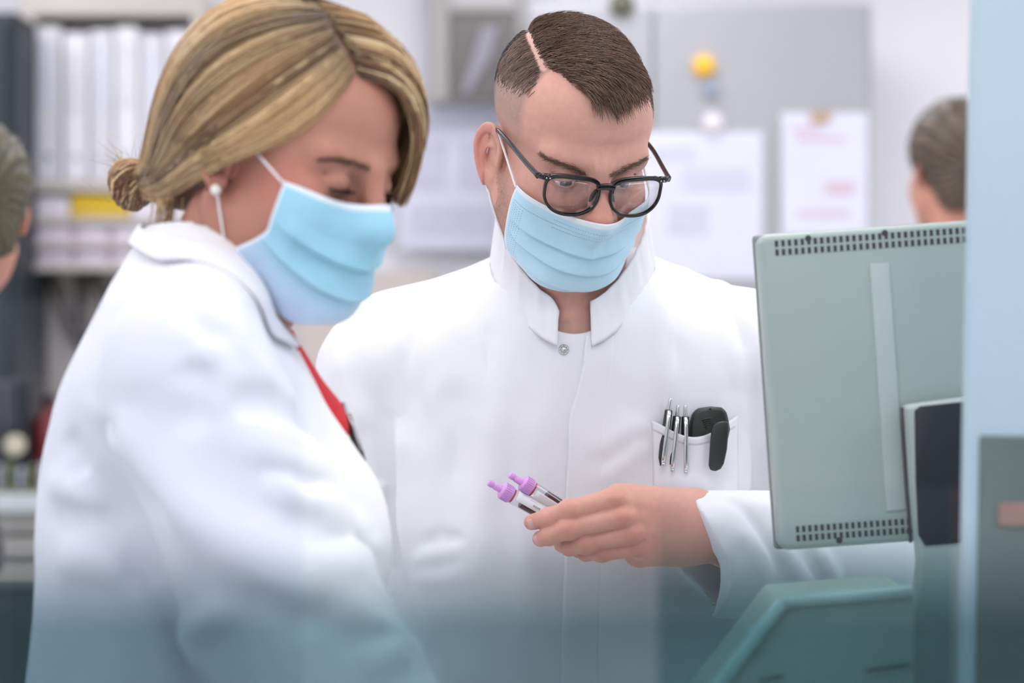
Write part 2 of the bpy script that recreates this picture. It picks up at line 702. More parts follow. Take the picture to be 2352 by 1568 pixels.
def head_sdf(q, g):
    s = g['s']
    q = q / s
    qm = q.copy()
    qm[:, 0] = np.abs(q[:, 0])            # mirrored half
    d = ell(q, (0, 0.018, 0.046), (g['skull_w'], 0.100, 0.080))
    d = smin(d, ell(q, (0, -0.030, 0.044), (0.066, 0.058, 0.060)), 0.025)
    d = smin(d, ell(q, (0, -0.026, -0.030), (g['face_w'], 0.063, 0.078)), 0.03)
    d = smin(d, ell(qm, (0.040, -0.056, -0.036), (0.029, 0.028, 0.034)), 0.02)
    d = smin(d, cone(qm, (g['jaw_w'], 0.004, -0.060), (0.026, -0.064, -0.104), 0.021, 0.017), 0.035)
    d = smin(d, ell(q, (0, -0.074, -0.104), (0.026, 0.022, 0.020)), 0.025)
    d = smin(d, ell(q, (0, -0.028, -0.082), (0.050, 0.050, 0.036)), 0.03)
    d = smin(d, cone(qm, (0.004, -0.0885, 0.015), (0.046, -0.073, g['brow_z']), g['brow'], g['brow'] * 0.9), 0.018)
    # sockets, nose
    d = smax(d, -ell(qm, (0.031, -0.1015, -0.0015), (0.0195, 0.0155, 0.0118)), 0.016)
    nb = g['nose']
    d = smin(d, cone(q, (0, -0.0925, 0.010), (0, -0.1125 * nb, -0.030), 0.0085, g['nose_w']), 0.012)
    d = smin(d, ell(q, (0, -0.1165 * nb, -0.034), (0.0115, 0.011, 0.0105)), 0.008)
    d = smin(d, ell(qm, (g['nose_w'] + 0.0015, -0.104, -0.0345), (0.0080, 0.0110, 0.0090)), 0.006)
    d = smax(d, -ell(qm, (0.0065, -0.110, -0.0475), (0.0042, 0.0070, 0.0040)), 0.004)
    # mouth
    d = smin(d, ell(q, (0, -0.082, -0.070), (0.030, 0.018, 0.022)), 0.015)
    d = smin(d, cone(qm, (0, -0.0985, -0.0645), (0.022, -0.087, -0.0665), 0.0042, 0.0024), 0.004)
    d = smin(d, cone(qm, (0, -0.0980, -0.0735), (0.019, -0.088, -0.0710), 0.0052, 0.0026), 0.004)
    d = smax(d, -cone(qm, (0, -0.1015, -0.0688), (0.024, -0.0905, -0.0688), 0.0009, 0.0007), 0.003)
    # eyelids over the eyeballs, then the opening
    eye = qm - np.array([0.031, -0.0765, -0.0005], np.float32)
    d = smin(d, np.sqrt((eye * eye).sum(1)) - 0.0137, 0.0045)
    # crease above the upper lid
    cr = np.sqrt((eye * eye).sum(1)) - 0.0142
    d = smax(d, -(np.sqrt(cr ** 2 + (eye[:, 2] - 0.0072 + 14 * eye[:, 0] ** 2) ** 2) - 0.0007), 0.0025)
    d = smax(d, -slit(eye, g), 0.0008)
    d = smin(d, ear_sdf(q, -1, g), 0.005)
    d = smin(d, ear_sdf(q, 1, g), 0.005)
    # frown between the brows and forehead lines
    if g.get('frown'):
        h = 0.0011 * np.exp(-((qm[:, 0] - 0.0085 - 0.15 * (q[:, 2] - 0.015)) / 0.0022) ** 2) * np.exp(-((q[:, 2] - 0.020) / 0.010) ** 2)
        h = h - 0.0012 * np.exp(-((qm[:, 0] - 0.0045) / 0.0020) ** 2) * np.exp(-((q[:, 2] - 0.019) / 0.009) ** 2)
        for zz in (0.040, 0.056):
            h = h - 0.00035 * np.exp(-((q[:, 2] - zz - 0.002 * np.sin(q[:, 0] * 60)) / 0.0016) ** 2) * np.exp(-(q[:, 0] / 0.03) ** 2)
        d = d - np.where(q[:, 1] < -0.06, h, 0)
    return d * s


MALE = dict(s=1.0, skull_w=0.0775, face_w=0.068, jaw_w=0.052, brow=0.0115, brow_z=0.020, nose=1.0, nose_w=0.0135, slit=(-0.0034, 0.0030),
            ear=(0.0800, 0.014, -0.018), flare=0.62, frown=True, ear_s=1.02)
FEMALE = dict(s=0.965, skull_w=0.075, face_w=0.064, jaw_w=0.045, brow=0.0085, brow_z=0.021, nose=0.965, nose_w=0.0110, slit=(-0.0052, 0.0004),
              ear=(0.078, 0.016, -0.006), flare=0.38, ear_s=0.93)

M_SKIN_M = mat('skin_fair_male', rough=0.48, var=0.05, scale=140, bump=0.16, bscale=900, sss=0.18, attr='Col', spec=0.4)
M_SKIN_F = mat('skin_fair_female', rough=0.45, var=0.04, scale=120, bump=0.06, bscale=900, sss=0.18, attr='Col', spec=0.4)
M_HAIR = mat('hair_strand', rough=0.42, var=0.10, scale=300, attr='Col', spec=0.55)
M_EYE = mat('eyeball', rough=0.08, var=0.0, attr='Col', coat=0.6)
M_NAIL = mat('fingernail', (216, 172, 162), 0.3, var=0.04, scale=80)


def sample_faces(V, Fq, n, keep=None):
    """n random surface points with normals."""
    a = V[Fq]
    ar = 0.5 * np.linalg.norm(np.cross(a[:, 2] - a[:, 0], a[:, 3] - a[:, 1]), axis=1)
    if keep is not None:
        ar = ar * keep
    idx = rng.choice(len(Fq), n, p=ar / ar.sum())
    u, v = rng.random((2, n, 1))
    q = a[idx]
    p = (q[:, 0] * (1 - u) + q[:, 1] * u) * (1 - v) + (q[:, 3] * (1 - u) + q[:, 2] * u) * v
    N = np.cross(q[:, 2] - q[:, 0], q[:, 3] - q[:, 1])
    N /= np.linalg.norm(N, axis=1)[:, None] + 1e-12
    return p, N, idx


def in_poly(pt, poly):
    poly = np.asarray(poly, float)
    x, y = pt[:, 0], pt[:, 1]
    c = np.zeros(len(pt), bool)
    j = len(poly) - 1
    for i in range(len(poly)):
        xi, yi = poly[i]
        xj, yj = poly[j]
        m = ((yi > y) != (yj > y)) & (x < (xj - xi) * (y - yi) / (yj - yi + 1e-12) + xi)
        c ^= m
        j = i
    return c


def eyeball(c, R, gaze, name, parent, iris=(92, 104, 110), r=0.0126):
    """c centre, gaze direction in the world."""
    gaze = np.asarray(gaze, float) / np.linalg.norm(gaze)
    nu, nv = 40, 40
    th = np.linspace(0.001, math.pi - 0.001, nv)
    ph = np.linspace(0, 2 * math.pi, nu, endpoint=False)
    u = np.cross(gaze, (0, 0, 1))
    u /= np.linalg.norm(u)
    w = np.cross(u, gaze)
    D = (np.cos(th)[:, None, None] * gaze + np.sin(th)[:, None, None] * (np.cos(ph)[None, :, None] * u + np.sin(ph)[None, :, None] * w))
    rr = r * (1 + 0.05 * np.exp(-(th / 0.35) ** 2))
    V = np.asarray(c) + D * rr[:, None, None]
    a = np.degrees(th)
    col = np.where(a[:, None] < 9, lin((14, 12, 12)), np.where(a[:, None] < 26, lin(iris), np.where(a[:, None] < 29, lin((50, 50, 55)), lin((226, 216, 212)))))
    C = np.repeat(col[:, None, :], nu, 1)
    i = np.arange(nv - 1)[:, None] * nu
    k = np.arange(nu)[None, :]
    k2 = (k + 1) % nu
    Fq = np.stack([i + k, i + k2, i + nu + k2, i + nu + k], -1).reshape(-1, 4)
    return link(name, mesh_np(name, V.reshape(-1, 3), Fq, C.reshape(-1, 3)), M_EYE, parent, True)


def blur_grid(R, it, fixed_edge=True):
    for _ in range(it):
        S = R.copy()
        S[1:-1, 1:-1] = 0.2 * R[1:-1, 1:-1] + 0.2 * (R[2:, 1:-1] + R[:-2, 1:-1] + R[1:-1, 2:] + R[1:-1, :-2])
        S[0, 1:-1] = (R[0, :-2] + R[0, 1:-1] + R[0, 2:]) / 3
        S[-1, 1:-1] = (R[-1, :-2] + R[-1, 1:-1] + R[-1, 2:]) / 3
        S[1:-1, 0] = (R[:-2, 0] + R[1:-1, 0] + R[2:, 0]) / 3
        S[1:-1, -1] = (R[:-2, -1] + R[1:-1, -1] + R[2:, -1]) / 3
        R = S
    return R

# ------------------------------------------------------------------ surgical masks
M_MASK = mat('mask_fleece', rough=0.75, var=0.03, scale=60, bump=0.12, bscale=1500, attr='Col', sheen=0.2, spec=0.25)
M_LOOP = mat('elastic_white', (238, 238, 240), 0.8, var=0.03, scale=300, bump=0.2, bscale=1200)
M_STITCH = mat('mask_weld_dots', (96, 132, 156), 0.7)


def push_out(q, fn, off):
    """Move head-space points out of a surface."""
    q = q.astype(np.float32)
    for _ in range(6):
        d = fn(q) - off
        g = np.stack([(fn(q + e) - fn(q - e)) / 0.004 for e in (np.eye(3, dtype=np.float32) * 0.002)], 1)
        g /= np.linalg.norm(g, axis=1)[:, None] + 1e-9
        q = q + np.where(d < 0, -d, 0)[:, None] * g
    return q


def make_mask(g, R, c, label, side_shift, pleats, blue, pale, seed, phi=(62, 82), top=(17, 27), bot=(-57, -36), off=0.0045, stitch=True, earp=None, notch=None):
    s = g['s']

    def fn(q):
        return head_sdf(q, g)

    cc = np.array([0, -0.020, -0.062]) * s
    nu, nv = 131, 91
    U = np.linspace(-1, 1, nu)[:, None]
    Vv = np.linspace(0, 1, nv)[None, :]
    ph = np.radians(U * (phi[0] + (phi[1] - phi[0]) * (Vv if notch is None else np.clip((Vv - notch) / (1 - notch), 0, 1) ** 1.4 * 0.85 + 0.15 * Vv)))
    et = top[0] + (top[1] - top[0]) * np.abs(U) ** 1.5
    eb = bot[0] + (bot[1] - bot[0]) * np.abs(U) ** 2.2
    el = np.radians(et + (eb - et) * Vv)
    D = np.stack([np.sin(ph) * np.cos(el), -np.cos(ph) * np.cos(el), np.sin(el)], -1)
    t = np.full((nu, nv), 0.17 * s)
    Df = D.reshape(-1, 3)
    tf = t.ravel()
    for _ in range(40):
        d = fn((cc + Df * tf[:, None]).astype(np.float32)) - off * s
        tf = tf - np.clip(d, -0.01, 0.02) * 0.8
    t = tf.reshape(nu, nv)
    # a sheet does not follow hollows: take the outer hull of the profile, then relax
    base = t.copy()
    for _ in range(4):
        t = np.maximum(blur_grid(t, 60), base * 0.999)
    t = blur_grid(t, 14)
    # pleats
    side = np.clip((1 - np.abs(U)) * 5.0, 0, 1) * np.clip(1 - np.abs(U) ** 6, 0, 1)
    puff = np.zeros((nu, nv))
    for v0, amp, wv in pleats:
        x = Vv - v0 - 0.012 * np.sin(U * 3.0 + seed)
        ramp = np.clip(1 + x / wv, 0, 1) ** 1.3
        puff += amp * ramp * (1 / (1 + np.exp(np.clip(x / 0.006, -40, 40))))
        puff -= 0.0016 * np.exp(-((x - 0.014) / 0.010) ** 2)
    t = t + puff * side * s
    # soft dents and the pinch of the nose wire
    t += s * 0.0010 * np.sin(U * 9 + 3 * Vv + seed) * np.sin(Vv * 8 + U * 2.5) * side
    t += s * 0.0016 * np.exp(-(U / 0.05) ** 2) * np.exp(-((Vv - 0.22) / 0.22) ** 2)
    t -= s * 0.0012 * (np.exp(-((U - 0.13) / 0.06) ** 2) + np.exp(-((U + 0.13) / 0.06) ** 2)) * np.exp(-((Vv - 0.2) / 0.18) ** 2)
    G = cc + D * t[..., None]
    W = G @ R.T + c
    # colour: blue outer fleece, white binding on the rims
    k = np.clip(np.maximum.reduce([(0.045 - Vv) / 0.012 * np.ones_like(U), (np.abs(U) - 0.968) / 0.012 * np.ones_like(Vv), (Vv - 0.975) / 0.012 * np.ones_like(U)]), 0, 1)
    bl, pa, wh = lin(blue), lin(pale), lin((232, 240, 246))
    mixp = np.clip((Vv - 0.55) * 3.0, 0, 1) * np.ones_like(U)
    Cc = bl + (pa - bl) * mixp[..., None]
    Cc = Cc + (wh - Cc) * k[..., None]
    root = empty('face_mask', W[nu // 2, nv - 1], label, 'face mask', 'surgical face masks')
    mb = MB().grid(W, 0.0008)
    if np.linalg.norm(mb.v[0][nu * nv:] - (cc @ R.T + c), axis=1).mean() > np.linalg.norm(W.reshape(-1, 3) - (cc @ R.T + c), axis=1).mean():
        mb = MB().grid(W, -0.0008)
    n1 = nu * nv
    me = bpy.data.meshes.new('mask_sheet')
    me.from_pydata([tuple(map(float, x)) for x in np.vstack(mb.v)], [], mb.f)
    a = me.attributes.new('Col', 'FLOAT_COLOR', 'POINT')
    cl = np.ones((2 * n1, 4), np.float32)
    cl[:n1, :3] = Cc.reshape(-1, 3)
    cl[n1:, :3] = lin((236, 240, 244))
    a.data.foreach_set('color', cl.ravel())
    bm = bmesh.new()
    bm.from_mesh(me)
    bmesh.ops.recalc_face_normals(bm, faces=bm.faces)
    bm.to_mesh(me)
    bm.free()
    link('mask_sheet', me, M_MASK, root, True)
    # ear loops
    for sd in (-1, 1):
        iu = 0 if sd < 0 else nu - 1
        A = G[iu, 2]
        B = G[iu, nv - 4]
        ex = g['ear'][0] * s
        e = earp or dict(t=(0.0030, 0.000, 0.007), m=(0.006, 0.026, -0.016), b=(0.002, 0.010, -0.048))
        e1 = np.array([sd * (ex - e['t'][0]), e['t'][1] * 1.0, e['t'][2]])
        e2 = np.array([sd * (ex - e['m'][0]), e['m'][1], e['m'][2]])
        e3 = np.array([sd * (ex - e['b'][0]), e['b'][1], e['b'][2]])
        up_ = A + (e1 - A) * np.linspace(0, 1, 14)[:, None]
        lo_ = e3 + (B - e3) * np.linspace(0, 1, 14)[:, None]
        ar = spline([e1, e1 + np.array([0, 0.014, 0.002]), e2, e3 + np.array([0, 0.008, 0.0]), e3], 18)
        pth = np.vstack([push_out(up_, fn, 0.0010), ar[1:-1], push_out(lo_, fn, 0.0010)])
        MB().tube(pth @ R.T + c, 0.00135, 8, flat=(1, 0.8)).build('ear_loop', M_LOOP, root, smooth=True)
    if stitch:
        du = np.gradient(W, axis=0)
        dv = np.gradient(W, axis=1)
        N = np.cross(du, dv)
        N /= np.linalg.norm(N, axis=2)[..., None]
        if np.dot(N[nu // 2, nv // 2], W[nu // 2, nv // 2] - (cc @ R.T + c)) < 0:
            N = -N
        SV, SF, cnt = [], [], 0

        def dash(u, v, lu, lv):
            nonlocal cnt
            fi = (u + 1) / 2 * (nu - 1)
            fj = v * (nv - 1)
            i, j = int(np.clip(fi, 0, nu - 2)), int(np.clip(fj, 0, nv - 2))
            a_, b_ = fi - i, fj - j
            p = (W[i, j] * (1 - a_) + W[i + 1, j] * a_) * (1 - b_) + (W[i, j + 1] * (1 - a_) + W[i + 1, j + 1] * a_) * b_
            n = N[i, j]
            x = du[i, j] / np.linalg.norm(du[i, j])
            y = np.cross(n, x)
            p = p + n * 0.00012
            SV.extend([p - x * lu - y * lv, p + x * lu - y * lv, p + x * lu + y * lv, p - x * lu + y * lv])
            SF.append([cnt, cnt + 1, cnt + 2, cnt + 3])
            cnt += 4
        for v, ua, ub in ((0.085, -0.45, 0.42), (0.125, -0.93, 0.93), (0.165, -0.45, 0.42), (0.945, -0.9, 0.9)):
            for u in np.arange(ua, ub, 0.021):
                dash(u, v, 0.00060, 0.00024)
        for sd in (-1, 1):
            for kk in range(5):
                for v in np.arange(0.16, 0.90, 0.028):
                    dash(sd * (0.80 + 0.034 * kk), v, 0.00050, 0.00028)
        me = mesh_np('weld_dots', np.array(SV), np.array(SF))
        o = link('weld_dots', me, M_STITCH, root)
        o['kind'] = 'stuff'
    return root, G

# ------------------------------------------------------------------ the man with the glasses
M_COAT = mat('coat_cotton', (236, 236, 240), 0.85, var=0.02, scale=8, bump=0.10, bscale=1400, sheen=0.15, spec=0.2)
M_TEE = mat('tee_cotton', (226, 226, 228), 0.9, var=0.03, scale=30, bump=0.15, bscale=1200)
M_TROUSER = mat('trouser_cotton', (222, 224, 228), 0.85, var=0.04, scale=20)
M_SHOE = mat('shoe_white', (225, 225, 225), 0.5, var=0.05, scale=20)

CM = P(1306, 335, 2.52)
RM = rotz(math.radians(20)) @ rotx(math.radians(28))


def man_head(p):
    return head_sdf(rows(p, RM, CM), MALE)


def W_M(q):
    return np.asarray(q) @ RM.T + CM


MX, MY = 0.065, 2.64                      # torso axis
M_SHO = {1: np.array([MX + 0.210, MY, 1.392]), -1: np.array([MX - 0.205, MY, 1.384])}
M_ELB = {1: np.array([0.372, 2.62, 1.190]), -1: np.array([-0.205, 2.64, 1.125])}
M_WRI = {1: P(1606, 1210, 2.425), -1: np.array([-0.10, 2.46, 1.00])}

# hand: (pixel x, pixel y, distance) of each joint of the left hand, radius
HAND_PX = dict(
    index=[(1412, 1147, 2.383, .0120), (1309, 1172, 2.378, .0102), (1258, 1189, 2.388, .0094), (1221, 1199, 2.398, .0078)],
    middle=[(1428, 1186, 2.380, .0118), (1307, 1213, 2.376, .0102), (1262, 1230, 2.388, .0094), (1241, 1237, 2.399, .0080)],
    ring=[(1448, 1224, 2.386, .0112), (1345, 1246, 2.384, .0098), (1308, 1255, 2.398, .0090), (1290, 1252, 2.412, .0074)],
    pinky=[(1462, 1256, 2.396, .0104), (1382, 1268, 2.394, .0084), (1345, 1270, 2.408, .0076), (1328, 1266, 2.420, .0068)],
    thumb=[(1530, 1185, 2.432, .0150), (1410, 1165, 2.440, .0128), (1330, 1172, 2.437, .0108), (1290, 1178, 2.432, .0090)],
)
HAND = {k: [(P(a, b, c), r) for a, b, c, r in v] for k, v in HAND_PX.items()}


def chain(p, ch, k=0.004):
    d = None
    for (a, ra), (b, rb) in zip(ch[:-1], ch[1:]):
        e = cone(p, a, b, ra, rb)
        d = e if d is None else smin(d, e, k)
    return d


def man_hand(p):
    W = M_WRI[1]
    d = None
    # back of the hand: one bone to each knuckle
    for k in ('index', 'middle', 'ring', 'pinky'):
        a, r = HAND[k][0]
        off = {'index': .010, 'middle': .003, 'ring': -.006, 'pinky': -.014}[k]
        e = cone(p, W + np.array([-.012, 0.004, off]), a + np.array([0.004, 0.006, -0.001]), 0.0225, r * 1.06)
        d = e if d is None else smin(d, e, 0.012)
    d = smin(d, cone(p, P(1545, 1240, 2.428), P(1470, 1262, 2.425), 0.026, 0.018), 0.012)
    d = smin(d, cone(p, P(1425, 1150, 2.398), P(1590, 1182, 2.428), 0.016, 0.024), 0.014)
    fingers = None
    for k in ('index', 'middle', 'ring', 'pinky'):
        e = chain(p, HAND[k])
        # knuckle swellings
        e = smin(e, sph(p, HAND[k][1][0] + np.array([0, -0.0008, 0]), HAND[k][1][1] * 1.03), 0.006)
        fingers = e if fingers is None else smin(fingers, e, 0.0012)
    d = smin(d, fingers, 0.006)
    d = smin(d, chain(p, HAND['thumb'], 0.008), 0.007)
    # tendons
    for k in ('index', 'middle', 'ring'):
        a, r = HAND[k][0]
        q, t = seg_t(p, a + np.array([0, -0.012, 0.002]), W + np.array([-0.02, -0.016, {'index': .012, 'middle': .004, 'ring': -.005}[k]]))
        d = d - 0.0016 * np.exp(-(q / 0.0055) ** 2) * (1 - t)
    # knuckle creases on the back of the fingers
    for k in ('index', 'middle'):
        a = HAND[k][1][0]
        t = HAND[k][1][0] - HAND[k][0][0]
        t = t / np.linalg.norm(t)
        for o in (-0.0028, 0.0, 0.003):
            x = (p - a) @ t.astype(np.float32) - o
            d = d + 0.0005 * np.exp(-(x / 0.0008) ** 2) * np.exp(-(np.linalg.norm(p - (a + np.array([0, -0.0095, 0])), axis=1) / 0.007) ** 2)
    # forearm
    fa = W + (M_ELB[1] - W) * 0.75
    d = smin(d, cone(p, W, W + (fa - W) * 0.35 + np.array([0, 0, -0.002]), 0.0330, 0.035), 0.015)
    d = smin(d, cone(p, W + (fa - W) * 0.3, fa, 0.035, 0.040), 0.012)
    return d


def relaxed_hand(p, w, fwd, down, s=1.0, curl=0.5):
    """A loose hand hanging from wrist w."""
    fwd = np.asarray(fwd, float) / np.linalg.norm(fwd)
    down = np.asarray(down, float)
    down -= fwd * (down @ fwd)
    down /= np.linalg.norm(down)
    lat = np.cross(fwd, down)
    d = None
    for i, (o, L) in enumerate(((-.027, .034), (-.009, .040), (.009, .037), (.026, .029))):
        k = w + fwd * 0.088 * s + lat * o * s
        e = cone(p, w + lat * o * 0.5 * s, k, 0.017 * s, 0.0115 * s)
        a = fwd * math.cos(curl) + down * math.sin(curl)
        b = fwd * math.cos(curl * 2) + down * math.sin(curl * 2)
        k2 = k + a * L * s
        k3 = k2 + b * L * 0.75 * s
        f = smin(cone(p, k, k2, .0105 * s, .009 * s), cone(p, k2, k3, .009 * s, .0072 * s), 0.003)
        e = smin(e, f, 0.005)
        d = e if d is None else smin(d, e, 0.0022)
    t0 = w + fwd * 0.025 * s - lat * 0.022 * s
    t1 = t0 + (fwd * 0.8 - lat * 0.7) * 0.04 * s
    t2 = t1 + (fwd * 0.95 - lat * 0.1 + down * .3) * 0.045 * s
    d = smin(d, smin(cone(p, t0, t1, .016 * s, .012 * s), cone(p, t1, t2, .012 * s, .0085 * s), .004), 0.006)
    return d


def man_neck(p):
    base = np.array([MX, MY - 0.005, 1.44])
    top = W_M((0, 0.030, -0.045))
    d = cone(p, top, base, 0.058, 0.066)
    d = smin(d, cone(p, W_M((0, -0.030, -0.098)), np.array([MX, MY - 0.085, 1.42]), 0.034, 0.036), 0.035)
    return d


def man_body(p):
    d = smin(man_head(p), man_neck(p), 0.020)
    d = smin(d, ell(p, (MX, MY, 1.36), (0.17, 0.10, 0.15)), 0.05)
    for s in (-1, 1):
        d = smin(d, cone(p, M_SHO[s], M_ELB[s], 0.050, 0.042), 0.04)
    return d


def man_colors(V):
    q = rows(V.astype(np.float32), RM, CM)
    skin = lin((216, 163, 146))
    C = np.broadcast_to(skin, (len(V), 3)).copy()

    def blend(w, c):
        nonlocal C
        w = np.clip(w, 0, 1)[:, None]
        C = C + (lin(c) - C) * w
    red = (206, 122, 108)
    ax = np.abs(q[:, 0])
    blend(0.55 * np.exp(-(np.linalg.norm(q - [0, -.112, -.03], axis=1) / .022) ** 2), red)
    blend(0.35 * np.exp(-(((ax - .043) / .022) ** 2 + ((q[:, 1] + .07) / .03) ** 2 + ((q[:, 2] + .03) / .02) ** 2)), red)
    blend(0.45 * ((q[:, 0] < -0.083) & (q[:, 1] > -0.02) & (q[:, 2] < 0.035) & (q[:, 2] > -0.05)), (214, 128, 116))
    blend(0.25 * np.exp(-(((ax - .031) / .020) ** 2 + ((q[:, 2] + .008) / .010) ** 2)) * (q[:, 1] < -.06), (180, 120, 115))
    blend(0.7 * np.exp(-((ax / .022) ** 4 + ((q[:, 2] + .069) / .009) ** 2)) * (q[:, 1] < -.08), (190, 100, 98))
    pxy = proj(V)
    n = wob(V, 900.0) * 0.5 + wob(V, 1700.0, 2.0) * 0.5
    # beard shadow along the jaw in front of the ear
    bd = np.clip((-.018 - q[:, 2]) / .03, 0, 1) * np.clip((q[:, 1] + 0.085) / .03, 0, 1) * np.clip((.012 - q[:, 1]) / .012, 0, 1) * (q[:, 2] > -.14) * (ax < .074)
    bd2 = bd * np.clip((ax - .040) / .014, 0, 1)
    bd3 = np.exp(-((q[:, 1] + .010) / .016) ** 2) * np.clip((.02 - q[:, 2]) / .02, 0, 1) * np.clip((ax - .055) / .008, 0, 1) * (ax < .073) * (q[:, 2] > -.10)
    blend((0.55 * bd2 + 0.35 * bd3) * (0.7 + 0.45 * n), (122, 96, 78))
    # clipped sides: fade from skin at the ear to dark on top
    back = np.clip((q[:, 1] + 0.048 - 0.12 * np.clip(q[:, 2], 0, .1)) / 0.012, 0, 1)
    up = np.clip((q[:, 2] - 0.002) / 0.040, 0, 1)
    scalp = back * up * (ax > .03)
    blend(scalp * 0.75 * (0.85 + 0.3 * n), (146, 126, 116))
    blend(np.clip((q[:, 2] - .075) / .012, 0, 1) * back, (70, 56, 48))
    blend(0.75 * np.clip((q[:, 1] - 0.03) / 0.02, 0, 1) * np.clip((q[:, 2] + .02) / .03, 0, 1), (84, 68, 58))
    # pale skin along the parting
    pa, pb = np.array([1214.0, 74.0]), np.array([1249.0, 154.0])
    tt = np.clip(((pxy - pa) @ (pb - pa)) / ((pb - pa) @ (pb - pa)), 0, 1)
    dd = np.linalg.norm(pxy - pa - tt[:, None] * (pb - pa), axis=1)
    blend(np.clip((13 - dd) / 6, 0, 1) * (q[:, 2] > .05) * (q[:, 1] < .05), (204, 162, 150))
    # the mole at the brow
    m = W_M_cast_mole
    blend(np.exp(-(np.linalg.norm(V - m, axis=1) / 0.0017) ** 2) * 1.2, (120, 70, 62))
    return C


W_M_cast_mole = cast(man_head, 1241, 351, 2.3)[0]

man = empty('person', (MX, MY, 0.0), 'man in white lab coat, blue mask and black glasses holding blood tubes', 'person')


def build_man():
    lo = np.minimum(CM - 0.19, W_M((0, 0, -.12)) - 0.12)
    # head and neck, fine
    Vh, Fh = march(man_body, CM + [-.135, -.16, -.225], CM + [.135, .17, .165], 0.0012, slack=1.5)
    hb = None

    def handfn(p):
        return man_hand(p)
    Hl = P(1180, 1330, 2.34)
    Hh = np.array([M_WRI[1][0] + 0.12, 2.58, M_WRI[1][2] + 0.09])
    Vd, Fd = march(handfn, [Hl[0], 2.33, Hl[2] - .02], Hh, 0.0011, slack=1.5)

    # trunk and the other arm, coarse, under the clothes
    def trunk(p):
        d = man_body(p)
        d = smin(d, cone(p, M_ELB[-1], M_WRI[-1], 0.040, 0.027), 0.03)
        d = smin(d, relaxed_hand(p, M_WRI[-1], (0.35, -0.55, -0.75), (0.3, 0.8, -0.3)), 0.012)
        d = smin(d, cone(p, M_ELB[1], M_WRI[1] + (M_ELB[1] - M_WRI[1]) * 0.6, 0.042, 0.036), 0.02)
        d = smin(d, ell(p, (MX, MY, 1.10), (0.16, 0.10, 0.22)), 0.05)
        return np.maximum(d, p[:, 2] - 1.45)
    Vt, Ft = march(trunk, [-0.30, 2.34, 0.82], [0.48, 2.82, 1.47], 0.005)
    V = np.vstack([Vh, Vd, Vt])
    Fq = np.vstack([Fh, Fd + len(Vh), Ft + len(Vh) + len(Vd)])
    C = man_colors(V)
    # hands: a little redder knuckles
    hd = V[len(Vh):len(Vh) + len(Vd)]
    ch = np.broadcast_to(lin((219, 163, 146)), (len(hd), 3)).copy()
    for k in ('index', 'middle', 'ring', 'pinky'):
        for i in (0, 1, 3):
            a = HAND[k][i][0]
            w = 0.40 * np.exp(-(np.linalg.norm(hd - a - [0, -.008, 0], axis=1) / .010) ** 2)
            ch = ch + (lin((205, 128, 114)) - ch) * w[:, None]
    C[len(Vh):len(Vh) + len(Vd)] = ch
    link('body', mesh_np('body', V, Fq, C), M_SKIN_M, man, True)
    return Vh, Fh


MVh, MFh = build_man()

# eyes
for sx in (-1, 1):
    ce = W_M((sx * 0.031, -0.0765, -0.0005))
    gz = RM @ np.array([-0.10 * 1, -0.93, -0.30])
    eyeball(ce, RM, gz, 'eye', man, iris=(66, 66, 66))

# fingernails
def nail(name, tip, back, nrm, w, L, parent):
    t = (tip - back) / np.linalg.norm(tip - back)
    nrm = np.asarray(nrm, float)
    nrm = nrm - t * (nrm @ t)
    nrm /= np.linalg.norm(nrm)
    sdv = np.cross(t, nrm)
    G = np.empty((9, 9, 3))
    for i, a in enumerate(np.linspace(-1, 1, 9)):
        for j, b in enumerate(np.linspace(-1, 1, 9)):
            an = a * 0.80 * math.sqrt(1 - 0.25 * max(0, abs(b)) ** 4)
            G[i, j] = back + t * (b * L) + (nrm * math.cos(an) + sdv * math.sin(an)) * w
    return MB().grid(G, 0.0006).build(name, M_NAIL, parent, smooth=True)


for k, nr in (('index', (-.35, -.85, -.35)), ('middle', (-.6, -.7, -.3))):
    a, r = HAND[k][3]
    nail('fingernail', a, a + (HAND[k][2][0] - a) * 0.15, nr, r * 1.065, 0.0032, man)

# eyebrows and lashes
def brow_hair(fn, R, c, pts_px, n, lw, length, color, name, parent, d0, ang, rad=0.00022):
    pts = spline(np.array(pts_px, float), 60)
    i = rng.integers(0, 60, n)
    base = pts[i] + rng.normal(0, 1, (n, 2)) * lw * np.interp(i / 59.0, [0, .25, .7, 1], [.8, 1, .75, .35])[:, None] * np.array([1.0, 1.0])
    d = np.gradient(pts, axis=0)[i]
    d /= np.linalg.norm(d, axis=1)[:, None]
    dr = d * math.cos(ang) + np.stack([d[:, 1], -d[:, 0]], 1) * math.sin(ang)
    dr += rng.normal(0, 0.22, dr.shape)
    L = length * (0.6 + 0.6 * rng.random((n, 1)))
    pp = []
    for f, off in ((0, -0.0003), (0.4, 0.0006), (0.75, 0.0011), (1.0, 0.0012)):
        w = base + dr * L * f
        pp.append(cast(fn, w[:, 0], w[:, 1], d0, off=off))
    path = np.stack(pp, 1)
    col = lin(color) * (0.7 + 0.6 * rng.random((n, 1)))
    return strands(name, path, np.broadcast_to(np.array([1, .9, .6, .15]) * rad, (n, 4)), col, M_HAIR, parent)


brow_hair(man_head, RM, CM, [(1348, 402), (1318, 387), (1290, 375), (1262, 364), (1249, 356)], 420, 3.6, 14, (132, 104, 88), 'eyebrow', man, 2.3, 0.30, rad=0.00017)
brow_hair(man_head, RM, CM, [(1400, 404), (1425, 392), (1450, 380), (1470, 371), (1480, 365)], 400, 3.3, 12, (132, 104, 88), 'eyebrow', man, 2.3, -0.30, rad=0.00017)


